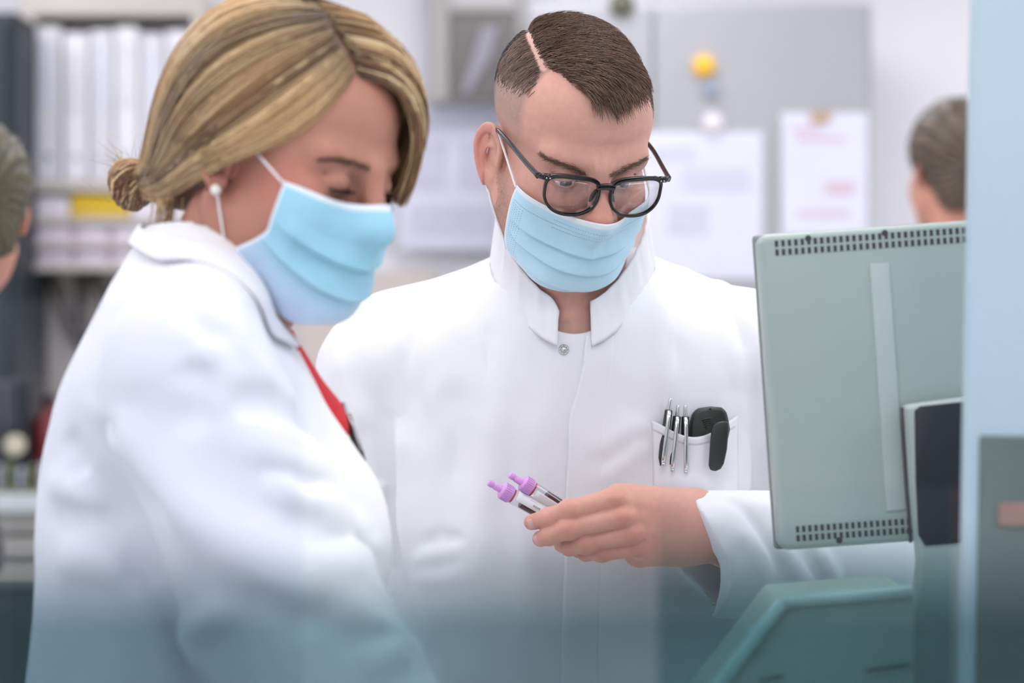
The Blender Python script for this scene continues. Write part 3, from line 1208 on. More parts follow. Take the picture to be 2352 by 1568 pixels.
# hair: longer on top, parted on the image-left, clipped block left of the parting
def man_hair():
    q = rows(MVh.astype(np.float32), RM, CM)
    fc = MVh[MFh].mean(1)
    qf = q[MFh].mean(1)
    pf = proj(fc)
    top_poly = [(1214, 78), (1222, 100), (1235, 128), (1248, 154), (1285, 172), (1312, 196), (1338, 208), (1362, 224), (1392, 238), (1424, 226),
                (1452, 208), (1480, 190), (1500, 150), (1500, -60), (1180, -60)]
    top = in_poly(pf, top_poly) & (qf[:, 2] > 0.048)
    vis_side = (in_poly(pf, [(1213, 76), (1223, 104), (1236, 131), (1247, 158), (1240, 184), (1232, 212), (1200, 232), (1140, 224), (1120, 60), (1200, 40)]) & (qf[:, 0] < 0)) * np.clip((226 - pf[:, 1]) / 46, 0, 1) ** 1.6
    back = (qf[:, 1] > 0.05) & (qf[:, 2] > 0.05)
    rside = (qf[:, 0] > 0.055) & (qf[:, 2] > 0.045) & (qf[:, 1] > -0.055)
    out = []

    def grow(keep, n, L, dirfn, lift, rad, segs, col, jit):
        p, N, idx = sample_faces(MVh, MFh, n, keep.astype(float))
        ql = rows(p.astype(np.float32), RM, CM)
        dl, LL = dirfn(ql)
        d = dl @ RM.T
        # clumps: neighbours share a direction
        cl = np.stack([wob(p, 230, 1.0), wob(p, 230, 5.0), wob(p, 230, 9.0)], 1)
        d = d + cl * jit + rng.normal(0, jit * 0.35, d.shape)
        d -= N * (d * N).sum(1)[:, None]
        d /= np.linalg.norm(d, axis=1)[:, None] + 1e-9
        LL = LL * L * (0.65 + 0.55 * rng.random((n, 1)))
        t = np.linspace(0, 1, segs)[None, :, None]
        lf = lift * (0.6 + 0.8 * rng.random((n, 1, 1)))
        path = p[:, None] + d[:, None] * LL[:, None] * t + N[:, None] * (LL[:, None] * (lf * t - lf * 0.72 * t ** 2)) - N[:, None] * 0.0006
        lit = 0.72 + 0.65 * rng.random((n, 1)) ** 2 + 0.22 * wob(p, 160, 3.0)[:, None]
        c = lin(col) * np.clip(lit, 0.4, 1.8)
        r = rad * np.interp(np.linspace(0, 1, segs), [0, .6, 1], [1, .9, .2])
        out.append((path, np.broadcast_to(r, (n, segs)), c))

    def topdir(q):
        fr = np.clip((-.045 - q[:, 1]) / .035, 0, 1)          # falls forwards at the fringe
        d = np.stack([0.95 - 0.75 * fr, -0.42 - 0.7 * fr, -0.05 - 0.35 * fr], 1)
        return d, ((0.85 + 0.25 * np.clip((q[:, 1] + .02) / -.05, 0, 1)) * (1 - 0.55 * np.clip((q[:, 0] - .03) / .035, 0, 1)))[:, None]

    def sidedir(q):
        d = np.stack([-0.25 + 0 * q[:, 0], 0.25 + 0 * q[:, 0], -0.85 + 0 * q[:, 0]], 1)
        return d, np.clip((q[:, 2] - .040) / .040, 0.15, 1)[:, None]

    def backdir(q):
        d = np.stack([0.2 * np.sign(q[:, 0]), 0.6 + 0 * q[:, 0], -0.7 + 0 * q[:, 0]], 1)
        return d, np.clip((q[:, 2] - .03) / .05, 0.2, 1)[:, None]
    grow(top, 15000, 0.0225, topdir, 0.62, 0.00034, 6, (112, 86, 68), 0.38)
    grow(vis_side, 4200, 0.0105, sidedir, 0.35, 0.00030, 4, (122, 98, 82), 0.22)
    grow(back & ~top, 4500, 0.0120, backdir, 0.4, 0.00034, 4, (70, 55, 46), 0.2)
    grow(rside & ~top, 2200, 0.0075, backdir, 0.3, 0.0003, 4, (84, 68, 57), 0.2)
    m = max(o[0].shape[1] for o in out)
    for k, (pth, r, c) in enumerate(out):
        nm = 'hair'
        o = strands(nm, pth, r, c, M_HAIR, man)
        o['kind'] = 'stuff'


man_hair()
man_mask, MG = make_mask(MALE, RM, CM, 'light blue pleated surgical mask worn by the man with glasses', 0,
                         [(0.36, 0.0050, 0.17), (0.55, 0.0055, 0.18), (0.74, 0.0042, 0.18)], (194, 232, 249), (206, 236, 252), 0.4, phi=(62, 78))

# ------------------------------------------------------------------ the man's coat
CUFF_C = P(1604, 1266, 2.432)
CUFF_N = np.array([-0.90, -0.36, -0.27])
CUFF_N /= np.linalg.norm(CUFF_N)
_az = [0.50, 0.62, 0.9, 1.1, 1.2, 1.3, 1.38, 1.42, 1.46, 1.50, 1.54]
_aa = [0.270, 0.268, 0.235, 0.212, 0.205, 0.202, 0.200, 0.190, 0.150, 0.090, 0.04]
_ab = [0.190, 0.188, 0.165, 0.150, 0.143, 0.140, 0.137, 0.134, 0.126, 0.085, 0.03]


def dense(zs, A, sig=0.018):
    """Smooth a profile table."""
    z = np.linspace(zs[0], zs[-1], 240)
    a = np.interp(z, zs, A)
    k = np.exp(-0.5 * ((np.arange(-40, 41) * (z[1] - z[0])) / sig) ** 2)
    k /= k.sum()
    return z, np.convolve(np.pad(a, 40, mode='edge'), k, 'valid')


_zd, _aad = dense(_az, _aa)
_abd = dense(_az, _ab)[1]


def loft(p, cx, cy, zs, A, B, pw=2.4, R=None):
    x, y = p[:, 0] - cx, p[:, 1] - cy
    if R is not None:
        x, y = x * R[0] + y * R[1], -x * R[1] + y * R[0]
    a = np.interp(p[:, 2], zs, A).astype(np.float32)
    b = np.interp(p[:, 2], zs, B).astype(np.float32)
    n = (np.abs(x / a) ** pw + np.abs(y / b) ** pw + 1e-12) ** (1 / pw)
    d = (n - 1) * np.minimum(a, b)
    return np.maximum(np.maximum(d, zs[0] - p[:, 2]), (p[:, 2] - zs[-1]))


def collar_z(al, front, side):
    k = np.clip(np.abs(al) / 1.85, 0, 1)
    k = k * k * (3 - 2 * k)
    return front + (side - front) * k


def man_trunk_base(p):
    d = loft(p, MX, MY, _zd, _aad, _abd)
    for s in (-1, 1):
        d = smin(d, cone(p, (MX + s * .045, 2.635, 1.470), (MX + s * .185, 2.64, 1.422), 0.050, 0.054), 0.03)
        d = smin(d, cone(p, M_SHO[s], M_ELB[s], 0.073, 0.066), 0.035)
    return smin(cone(p, M_ELB[-1], M_WRI[-1] + (M_ELB[-1] - M_WRI[-1]) * .18, 0.066, 0.055), d, 0.03)


def man_sleeve_base(p):
    return cone(p, M_ELB[1], CUFF_C, 0.066, 0.062)


def cut_cuff(p, d):
    """Cuff of the raised arm: cut square and hollow."""
    q = p - CUFF_C.astype(np.float32)
    pl = q @ CUFF_N.astype(np.float32)
    pl = pl - 0.004 * np.sin(np.arctan2(q[:, 2], q[:, 1]) * 3 + 0.6)
    inner = cone(p, M_ELB[1] + (CUFF_C - M_ELB[1]) * 0.62, CUFF_C + CUFF_N * 0.10, 0.048, 0.0575)
    return np.maximum(np.maximum(d, pl), -inner)


def cut_neck(p, d):
    al = np.arctan2(p[:, 0] - MX, -(p[:, 1] - 2.600))
    e = (np.sqrt(((p[:, 0] - MX) / 0.084) ** 2 + ((p[:, 1] - 2.600) / 0.097) ** 2) - 1) * 0.084
    hole = np.maximum(e, collar_z(al, 1.428, 1.522) - p[:, 2])
    d = np.maximum(d, -hole)
    return d


def fold_px(fn, px, w, amp, d0):
    a = np.array(px, float)
    return (cast(fn, a[:, 0], a[:, 1], d0), w, amp)


_mf, _sf = [], []
for px, w, amp in [
    ([(1480, 590), (1512, 700), (1518, 900)], .011, .0045), ([(1500, 600), (1545, 720), (1552, 860)], .008, -.003),
    ([(1560, 600), (1640, 720), (1690, 900)], .015, .006), ([(1600, 600), (1672, 720), (1712, 860)], .008, -.003),
    ([(1620, 592), (1700, 690), (1735, 790)], .011, .005), ([(1106, 575), (1098, 660), (1120, 780), (1128, 900)], .005, -.0022),
    ([(868, 905), (893, 1050), (900, 1160), (903, 1300), (900, 1560)], .009, -.010), ([(905, 960), (925, 1100), (930, 1300)], .016, .006),
    ([(780, 800), (800, 900), (840, 1000)], .014, .004), ([(960, 740), (940, 860), (960, 980)], .012, -.003),
    ([(835, 1120), (870, 1124), (898, 1112)], .006, .005), ([(845, 1185), (875, 1180), (898, 1165)], .006, .005), ([(1180, 770), (1150, 950), (1110, 1150), (1090, 1400)], .020, .0045),
    ([(1250, 840), (1232, 1000), (1216, 1200), (1210, 1500)], .018, .004), ([(1040, 860), (1050, 1000), (1030, 1150)], .013, -.003),
    ([(950, 1290), (1000, 1275), (1070, 1268)], .008, .004), ([(960, 1250), (1010, 1230), (1080, 1240)], .007, -.003), ([(950, 1330), (1020, 1330), (1090, 1310)], .010, .003),
    ([(1490, 965), (1430, 1000), (1352, 1055)], .013, .0026), ([(1490, 1010), (1440, 1060), (1370, 1110)], .013, .0026), ([(1490, 985), (1430, 1030), (1350, 1085)], .010, -.0016),
    ([(1520, 1100), (1600, 1118), (1690, 1150)], .010, .004), ([(1710, 1000), (1716, 1080), (1712, 1150)], .006, .004), ([(1735, 850), (1745, 1000), (1750, 1150)], .010, -.005),
    ([(1640, 1150), (1700, 1230), (1770, 1330)], .012, .006), ([(1625, 1190), (1650, 1290), (1700, 1370)], .010, -.004), ([(1700, 1165), (1760, 1240), (1800, 1320)], .010, -.004),
    ([(1790, 1255), (1830, 1310), (1870, 1370)], .009, .007), ([(1880, 1265), (1900, 1300), (1930, 1340)], .010, .006), ([(1850, 1260), (1870, 1300), (1900, 1360)], .009, -.004),
    ([(1612, 1135), (1625, 1230), (1640, 1320), (1668, 1400)], .004, -.0022), ([(1620, 1140), (1700, 1150), (1790, 1180)], .012, .003),
    ([(1620, 1400), (1700, 1420), (1780, 1400)], .012, .004),
]:
    (_sf if px[0][1] > 1130 and px[0][0] > 1600 else _mf).append(fold_px(man_sleeve_base if px[0][1] > 1130 and px[0][0] > 1600 else man_trunk_base, px, w, amp * 1.35, 2.2))


def puckered(p, d, L):
    d = d - 0.0016 * wob(p, 22.0) - 0.0007 * wob(p, 60.0, 3.0)
    near = np.abs(d) < 0.025
    if near.any():
        d[near] -= folds(p[near], L)
    return d


def man_trunk_coat(p):
    return cut_neck(p, puckered(p, man_trunk_base(p), _mf))


def man_coat(p):
    b = man_trunk_base(p)
    d = cut_neck(p, puckered(p, b, _mf))
    ix = np.flatnonzero((p[:, 0] > 0.10) & (p[:, 2] < 1.34))
    if len(ix):
        q = p[ix]
        f = cut_cuff(q, puckered(q, man_sleeve_base(q), _sf))
        d[ix] = smin(d[ix], f, 0.012)
    return d


Vc, Fc_ = march(man_coat, [-0.32, 2.36, 0.50], [0.50, 2.86, 1.56], 0.0030)
coat_m = link('lab_coat', mesh_np('lab_coat', Vc, Fc_), M_COAT, man, True)
coat_m['label'] = 'white cotton lab coat with stand collar'


def man_surf(px, py, off=0.0):
    """Point on the front of the coat."""
    return cast(man_trunk_coat, px, py, 2.36, off=off, iters=34)


# collar band
def collar(cx, cy, rx, ry, flare, zt, zb, gap, parent, m, n=150, wav=0.0007, thick=0.003, name='collar'):
    al = np.linspace(-math.pi + 1e-3, math.pi - 1e-3, n)
    al = np.linspace(gap, 2 * math.pi - gap, n)
    G = np.empty((n, 12, 3))
    for i, a in enumerate(al):
        aa = (a + math.pi) % (2 * math.pi) - math.pi
        z1, z0 = collar_z(aa, *zt), collar_z(aa, *zb)
        endc = min(a - gap, 2 * math.pi - gap - a)
        rnd = 0.010 * max(0, 1 - endc / 0.10) ** 2 if a > math.pi else 0.0
        for j, t in enumerate(np.linspace(0, 1, 12)):
            z = z0 + (z1 - rnd - z0) * t
            k = 1 + flare * (1 - t) + 0.10 * max(0, t - 0.8)
            w = wav * math.sin(a * 23) * math.sin(t * 3.0) + wav * 0.7 * math.sin(a * 41 + 2 * t)
            G[i, j] = (cx + (rx * k + w) * math.sin(a), cy - (ry * k + w) * math.cos(a), z)
    return MB().grid(G, thick).build(name, m, parent, smooth=True)


collar(MX, 2.600, 0.081, 0.095, 0.10, (1.458, 1.566), (1.412, 1.512), 0.205, man, M_COAT)
# T-shirt neckline
al = np.linspace(-1.0, 1.0, 60)
G = np.empty((60, 8, 3))
for i, a in enumerate(al):
    for j, t in enumerate(np.linspace(0, 1, 8)):
        zz = 1.395 + (0.0480 + 0.0007 * math.sin(a * 19) + 0.02 * abs(a) ** 1.5) * t
        k = 1.0 - 0.12 * t
        G[i, j] = (MX + 0.074 * k * math.sin(a), 2.603 - (0.0860 * k + 0.0012 * math.sin(a * 30 + t * 5)) * math.cos(a), zz)
MB().grid(G, 0.003).build('undershirt', M_TEE, man, smooth=True)

# overlapping front panel with its edge
edge = spline([(1346, 770), (1342, 800), (1336, 850), (1322, 910), (1307, 962), (1304, 1050), (1298, 1150), (1296, 1300), (1290, 1450), (1286, 1640)], 70)
offs = [(0, .0030), (8, .0034), (22, .0028), (45, .0018), (75, .0004), (95, -.0012)]
G = np.stack([man_surf(edge[:, 0] + o * np.linspace(.8, 1.1, 70), edge[:, 1], h) for o, h in offs], 1)
MB().grid(G, 0.0022).build('front_panel', M_COAT, man, smooth=True)

# metal press stud
M_STEEL = mat('polished_steel', (205, 208, 206), 0.22, metal=1.0, var=0.05, scale=60)
M_DARKGREY = mat('dark_plastic', (48, 50, 48), 0.38, var=0.08, scale=50, bump=0.05, bscale=900)
c0 = man_surf(1295, 803, 0.0)[0]
st = MB()
st.lathe(c0 + [0, 0.0005, 0], (0, -1, 0.06), [(0, .0052), (.0012, .0055), (.0020, .0048), (.0020, .0036), (.0012, .0030), (.0012, .0024), (.0034, .0021), (.0040, .0012), (.0041, 0)], 28)
for k in range(8):
    a = k * math.pi / 4
    st.box(c0 + [0.0043 * math.cos(a), -0.0018, 0.0043 * math.sin(a)], (.0012, .0008, .0012))
st.build('press_stud', M_STEEL, man, auto=True)

# breast pocket
def pocket_patch(tl, tr, bl, br, sag, bulge, nu=30, nv=26):
    G = np.empty((nu, nv, 3))
    for i, u in enumerate(np.linspace(0, 1, nu)):
        top = np.array(tl) * (1 - u) + np.array(tr) * u + np.array([0, sag * math.sin(math.pi * u) ** 1.2])
        bot = np.array(bl) * (1 - u) + np.array(br) * u
        col = top[None] + (bot - top)[None] * np.linspace(0, 1, nv)[:, None]
        h = -0.0004 + bulge * (math.sin(math.pi * u) ** 0.8) * (1 - 0.85 * np.linspace(0, 1, nv)) + 0.0022 * (1 - abs(2 * u - 1) ** 8)
        h = h + 0.0012 * np.sin(np.linspace(0, 9, nv) + 6 * u) * math.sin(math.pi * u)
        pts = man_surf(col[:, 0], col[:, 1], 0.0)
        G[i] = pts + np.array([0, -1.0, 0.02]) * h[:, None]
    return G


PKT = pocket_patch((1499, 966), (1692, 955), (1502, 1150), (1694, 1150), 42, 0.0155)
MB().grid(PKT, 0.0018).build('pocket', M_COAT, man, smooth=True)
# stitched hem of the pocket
hem = PKT[:, 0:4].copy()
hem[:, :, 1] -= 0.0012
MB().grid(hem, 0.0012).build('pocket_hem', M_COAT, man, smooth=True)

# lower body: trousers and shoes under the coat
for s in (-1, 1):
    hx = MX + s * 0.095
    MB().tube([(hx, MY, 0.80), (hx + s * .01, MY - .01, 0.45), (hx + s * .012, MY + .005, 0.07)], [0.092, 0.072, 0.058], 24).build('trouser_leg', M_TROUSER, man, smooth=True)
    sh = MB().tube([(hx + s * .012, MY + .07, 0.048), (hx + s * .014, MY + .02, 0.052), (hx + s * .02, MY - .07, 0.042), (hx + s * .026, MY - .17, 0.032), (hx + s * .028, MY - .205, 0.028)], [0.036, 0.047, 0.048, 0.040, 0.018], 20, flat=(1, 0.78))
    sh.build('shoe', M_SHOE, man, smooth=True)

# ------------------------------------------------------------------ eyeglasses
M_FRAME = mat('black_acetate', (16, 16, 18), 0.18, var=0.05, scale=80, coat=0.5)
M_LENS = glass_mat('spectacle_lens', (250, 250, 250), refl=0.06)
glasses = empty('eyeglasses', W_M((0, -0.108, 0.008)), 'black framed eyeglasses with rounded lenses low on the man\'s nose', 'eyeglasses')


def gl(x, z, dy=0.0):
    """Point on the bowed front of the frame, head space."""
    return np.array([x, -0.1135 + 1.6 * x * x + 0.06 * (z - 0.01) + dy, z])


def lens_outline(sx, grow, n=96):
    """Flat-topped lens that narrows to a round bottom."""
    P_ = []
    for k in range(n):
        a = 2 * math.pi * k / n
        c, s_ = math.cos(a), math.sin(a)
        ex = 3.6 if s_ > 0 else 2.3
        x = abs(c) ** (2 / ex) * np.sign(c) * (0.0266 + grow)
        z = abs(s_) ** (2 / ex) * np.sign(s_) * ((0.0150 if s_ > 0 else 0.0212) + grow)
        x *= 1 + 0.05 * s_
        z += 0.0012 * np.clip(x * sx / 0.027, -1, 1) * (s_ > 0)
        P_.append((sx * 0.0345 + x, z - 0.0035))
    return np.array(P_)


for sx in (-1, 1):
    o0, o1 = lens_outline(sx, 0.0), lens_outline(sx, 0.0030)
    # top of the rim is a little heavier
    n = len(o0)
    ring = []
    for (a, b, dy) in ((o0, o1, 0), ):
        for k in range(n):
            wz = 0.0015 * max(0, math.sin(2 * math.pi * k / n)) ** 0.7
            inn, out = a[k], b[k] + (0, wz)
            ring.append([W_M(gl(inn[0], inn[1], -0.0016)), W_M(gl(out[0], out[1], -0.0016)), W_M(gl(out[0], out[1], 0.0022)), W_M(gl(inn[0], inn[1], 0.0022))])
    V = np.array(ring).reshape(-1, 3)
    Fr = []
    for k in range(n):
        k2 = (k + 1) % n
        for j in range(4):
            j2 = (j + 1) % 4
            Fr.append([k * 4 + j, k * 4 + j2, k2 * 4 + j2, k2 * 4 + j])
    mb = MB()
    mb.add(V, Fr)
    mb.build('rim', M_FRAME, glasses, bevel=0.0007, auto=True)
    # lens
    Vl = [W_M(gl(0.0345 * sx, -0.0035, -0.0012))] + [W_M(gl(p[0], p[1], 0.0003)) for p in lens_outline(sx, 0.0004)]
    V2 = [v + RM @ np.array([0, 0.0016, 0]) for v in Vl]
    m = len(Vl)
    mb = MB()
    mb.add(Vl + V2, [[0, 1 + k, 1 + (k + 1) % n] for k in range(n)] + [[m, m + 1 + (k + 1) % n, m + 1 + k] for k in range(n)] +
           [[1 + k, m + 1 + k, m + 1 + (k + 1) % n, 1 + (k + 1) % n] for k in range(n)])
    mb.build('lens', M_LENS, glasses, smooth=True)
    # end piece, temple arm
    hz = 0.0118
    A = gl(sx * 0.0590, hz, 0.0004)
    B = np.array([sx * 0.0715, -0.1035, hz])
    mb = MB().tube([W_M(A), W_M((A + B) / 2 + [sx * 0.001, -0.001, 0]), W_M(B)], [0.0034, 0.0036, 0.0033], 12, flat=(0.75, 1.0), up=RM @ np.array([0, 0, 1.0]))
    mb.build('end_piece', M_FRAME, glasses, smooth=True)
    ear = np.array([sx * 0.0788, 0.006, 0.0125])
    pts = [np.array([sx * 0.0712, -0.1050, hz]), np.array([sx * 0.0745, -0.075, hz + 0.001]), np.array([sx * 0.0780, -0.035, hz + 0.003]), ear, np.array([sx * 0.0775, 0.022, 0.004]), np.array([sx * 0.0745, 0.034, -0.016])]
    pth = spline(pts, 30)
    MB().tube([W_M(q) for q in pth], np.interp(np.linspace(0, 1, 30), [0, .1, .6, 1], [.0032, .0029, .0025, .0030]), 10, flat=(0.62, 1.15), up=RM @ np.array([0, 0, 1.0])).build('temple_arm', M_FRAME, glasses, smooth=True)
    for k in (0, 1):
        q = W_M(gl(sx * (0.0600 + 0.0036 * k), hz - 0.0003, -0.0026))
        MB().lathe(q, RM @ np.array([0, -1, 0]), [(0, .0008), (.0009, .0008), (.0011, .0005), (.0012, 0)], 12).build('rivet', M_STEEL, glasses, smooth=True)
# bridge and nose pads
br = spline([gl(-0.0098, 0.0042), gl(-0.0050, 0.0050), gl(0, 0.0053), gl(0.0050, 0.0050), gl(0.0098, 0.0042)], 16)
MB().tube([W_M(q) for q in br], 0.0034, 12, flat=(0.62, 1.1), up=RM @ np.array([0, 0, 1.0])).build('bridge', M_FRAME, glasses, smooth=True)
for sx in (-1, 1):
    pd = spline([gl(sx * 0.0088, 0.001, 0.002), gl(sx * 0.0105, -0.006, 0.005), gl(sx * 0.0135, -0.013, 0.004)], 10)
    MB().tube([W_M(q) for q in pd], [.0012, .0018, .002, .0022, .0022, .0022, .002, .0018, .0014, .0008], 10).build('nose_pad', M_FRAME, glasses, smooth=True)

# ------------------------------------------------------------------ the woman with the blond bun
CW = P(664, 363, 2.06)
RW = rotz(math.radians(57)) @ rotx(math.radians(18))
WS = FEMALE['s']


def W_W(q):
    return (np.asarray(q) * WS) @ RW.T + CW


def woman_head(p):
    return head_sdf(rows(p, RW, CW), FEMALE)


WX, WY = -0.250, 2.065
WA = math.radians(88)
WW = np.array([math.cos(WA), math.sin(WA), 0])          # towards her left
WF = np.array([math.sin(WA), -math.cos(WA), 0])         # forwards
W_SHO = {-1: np.array([WX, WY, 1.395]) - WW * 0.148 - WF * 0.002, 1: np.array([WX, WY, 1.395]) + WW * 0.150 - WF * 0.025}
W_ELB = {-1: P(765, 1640, 1.92), 1: np.array([-0.20, 2.29, 1.13])}
W_WRI = {-1: np.array([0.040, 1.95, 0.97]), 1: np.array([-0.06, 2.20, 1.00])}


def woman_body(p):
    d = woman_head(p)
    top = W_W((0, 0.026, -0.045))
    base = np.array([-0.262, 2.075, 1.44])
    d = smin(d, cone(p, top, base, 0.049, 0.056), 0.018)
    d = smin(d, cone(p, W_W((0, -0.020, -0.085)), P(565, 770, 2.085), 0.030, 0.028), 0.03)
    # neck muscle that runs from behind the ear to the throat
    d = smin(d, cone(p, W_W((-0.058, 0.022, -0.045)), P(572, 740, 2.058), 0.010, 0.007), 0.014)
    return d


def woman_trunk(p):
    d = ell(p, (WX - 0.01, WY, 1.27), (0.070, 0.080, 0.150))
    d = smin(d, cone(p, (-0.262, 2.075, 1.47), (-0.262, 2.075, 1.40), 0.05, 0.06), 0.03)
    for s in (-1, 1):
        d = smin(d, cone(p, W_SHO[s], W_ELB[s], 0.044, 0.036), 0.04)
        d = smin(d, cone(p, W_ELB[s], W_WRI[s], 0.036, 0.024), 0.02)
        d = smin(d, relaxed_hand(p, W_WRI[s], W_WRI[s] - W_ELB[s], (0.1, 0, -1), 0.9, 0.35), 0.012)
    return np.maximum(d, p[:, 2] - 1.475)


woman = empty('person', (WX, WY, 0.0), 'woman with blond hair in a bun, white lab coat and blue mask, seen side-on', 'person')


def woman_colors(V):
    q = rows(V.astype(np.float32), RW, CW) / WS
    C = np.broadcast_to(lin((186, 130, 111)), (len(V), 3)).copy()

    def blend(w, c):
        nonlocal C
        w = np.clip(w, 0, 1)[:, None]
        C = C + (lin(c) - C) * w
    ax = np.abs(q[:, 0])
    blend(0.5 * np.exp(-(((ax - .055) / .024) ** 2 + ((q[:, 1] + .045) / .035) ** 2 + ((q[:, 2] + .015) / .028) ** 2)), (196, 112, 98))
    blend(0.4 * np.exp(-(((ax - .085) / .018) ** 2 + ((q[:, 1] - .016) / .025) ** 2 + ((q[:, 2] + .01) / .03) ** 2)), (190, 108, 94))
    blend(0.45 * np.exp(-(((ax - .031) / .018) ** 2 + ((q[:, 2] - .004) / .008) ** 2)) * (q[:, 1] < -.06), (172, 124, 104))
    blend(0.6 * np.exp(-((ax / .020) ** 4 + ((q[:, 2] + .069) / .008) ** 2)) * (q[:, 1] < -.08), (188, 92, 92))
    sc = np.clip((q[:, 1] + 0.058 - 0.6 * (0.09 - q[:, 2])) / 0.012, 0, 1) * np.clip((q[:, 2] + .045) / .03, 0, 1)
    sc = sc * (1 - np.clip((ax - .0775) / .006, 0, 1) * (q[:, 2] < .03))
    blend(sc, (118, 88, 64))
    return C


Vh, Fh = march(woman_body, CW + [-.155, -.15, -.215], CW + [.135, .165, .165], 0.0015, slack=1.5)
Vt, Ft = march(woman_trunk, [-0.46, 1.80, 0.95], [0.24, 2.40, 1.49], 0.005)
VV = np.vstack([Vh, Vt])
link('body', mesh_np('body', VV, np.vstack([Fh, Ft + len(Vh)]), woman_colors(VV)), M_SKIN_F, woman, True)
for sx in (-1, 1):
    eyeball(W_W((sx * 0.031, -0.0765, -0.0005)), RW, RW @ np.array([0, -0.80, -0.6]), 'eye', woman, r=0.0120)

brow_hair(woman_head, RW, CW, [(852, 389), (828, 378), (800, 370), (770, 366), (745, 366)], 150, 4.0, 20, (122, 88, 68), 'eyebrow', woman, 1.8, 0.15, rad=0.0003)
# lashes of the lowered lids
for sx, n in ((-1, 130), (1, 110)):
    t = np.linspace(-1, 1, n)
    x = sx * 0.031 + 0.0125 * t
    r0 = np.stack([x, -0.0765 - 0.0138 * np.sqrt(np.clip(1 - (0.0125 * t / 0.0145) ** 2, 0.05, 1)), np.full(n, -0.0058) - 0.0008 * t * sx], 1)
    out = np.stack([0.35 * t, np.full(n, -0.8), np.full(n, -0.42)], 1) * 0.0100
    pth = r0[:, None] + out[:, None] * np.linspace(0, 1, 5)[None, :, None] + np.array([0, 0, 0.0035])[None, None] * (np.linspace(0, 1, 5) ** 2)[None, :, None]
    strands('eyelash', W_W(pth.reshape(-1, 3)).reshape(n, 5, 3), np.broadcast_to(np.array([1, 1, .9, .7, .3]) * 0.00060, (n, 5)), np.broadcast_to(lin((32, 24, 22)), (n, 3)), M_HAIR, woman)


# ---- hair
def hair_sup(p):
    q = rows(p, RW, CW) / WS
    d = ell(q, (0, 0.030, 0.036), (0.0905, 0.120, 0.102))
    d = smin(d, ell(q, (0, 0.105, -0.035), (0.050, 0.045, 0.050)), 0.03)
    d = smin(d, ell(q, (-0.080, 0.012, 0.004), (0.019, 0.032, 0.026)), 0.012)
    return np.minimum(d * WS, head_sdf(rows(p, RW, CW), FEMALE) - 0.003)


def hair_base(p):
    q = rows(p, RW, CW) / WS
    d = ell(q, (0, 0.030, 0.036), (0.0865, 0.114, 0.097))
    d = smin(d, ell(q, (0, 0.105, -0.035), (0.044, 0.040, 0.045)), 0.03)
    yp = -0.066 + 0.62 * (0.09 - q[:, 2])
    d = smax(d, (yp - q[:, 1]) * 0.84, 0.006)
    d = smax(d, -sph(q, (-0.088, 0.000, -0.030), 0.034), 0.008)
    d = smax(d, -sph(q, (0.088, 0.000, -0.030), 0.034), 0.008)
    d = smax(d, (-0.062 - 0.28 * (q[:, 1] - 0.03)) - q[:, 2], 0.01)
    return d * WS


Vb, Fb = march(hair_base, CW + [-.20, -.17, -.13], CW + [.14, .19, .17], 0.003)
kk = 0.5 + 0.5 * wob(Vb, 90.0, 2.0)[:, None]
link('hair', mesh_np('hair_mass', Vb, Fb, lin((104, 78, 54)) * (0.8 + 0.4 * kk)), M_HAIR, woman, True)


def blond(n, u, dark=0.0):
    """Streaky blond: colour per strand."""
    st = 0.5 + 0.5 * np.sin(u * 9.0 + 1.2 * np.sin(u * 23.0)) * 0.8 + 0.25 * rng.normal(0, 1, n)
    st = np.clip(st - dark - 0.06, 0, 1)[:, None]
    c = lin((112, 74, 48)) * (1 - st) + lin((222, 182, 132)) * st
    hi = (rng.random((n, 1)) < 0.16)
    return np.where(hi, lin((244, 216, 166)), c)


near_guides = np.array([spline(g, 9) for g in [
    [(806, 172), (745, 252), (650, 322), (560, 358), (470, 400), (395, 452), (338, 452)],
    [(792, 145), (700, 232), (605, 300), (505, 350), (425, 400), (365, 440), (332, 440)],
    [(774, 108), (660, 192), (548, 275), (450, 345), (385, 398), (350, 420), (328, 430)],
    [(760, 72), (628, 135), (500, 225), (412, 315), (368, 380), (345, 410), (325, 422)],
    [(748, 42), (590, 75), (458, 155), (385, 262), (356, 350), (340, 395), (322, 415)],
    [(738, 14), (600, 8), (478, 62), (396, 160), (354, 280), (338, 370), (318, 405)],
    [(730, -8), (640, -20), (520, 5), (430, 80), (365, 200), (340, 330), (316, 400)]]])


def guide_mix(G, u):
    """Interpolate between neighbouring guide curves."""
    k = len(G) - 1
    f = np.clip(u, 0, 1) * k
    i = np.clip(f.astype(int), 0, k - 1)
    w = (f - i)[:, None, None]
    return G[i] * (1 - w) + G[i + 1] * w


def resample(C, m):
    """Smooth resampling of many polylines (n,k,2|3) to m points."""
    n, k, dim = C.shape
    t = np.linspace(0, k - 1, m)
    i = np.clip(t.astype(int), 0, k - 2)
    f = (t - i)[None, :, None]
    p0, p1, p2, p3 = C[:, np.clip(i - 1, 0, k - 1)], C[:, i], C[:, i + 1], C[:, np.clip(i + 2, 0, k - 1)]
    return 0.5 * (2 * p1 + (p2 - p0) * f + (2 * p0 - 5 * p1 + 4 * p2 - p3) * f ** 2 + (3 * p1 - p0 - 3 * p2 + p3) * f ** 3)


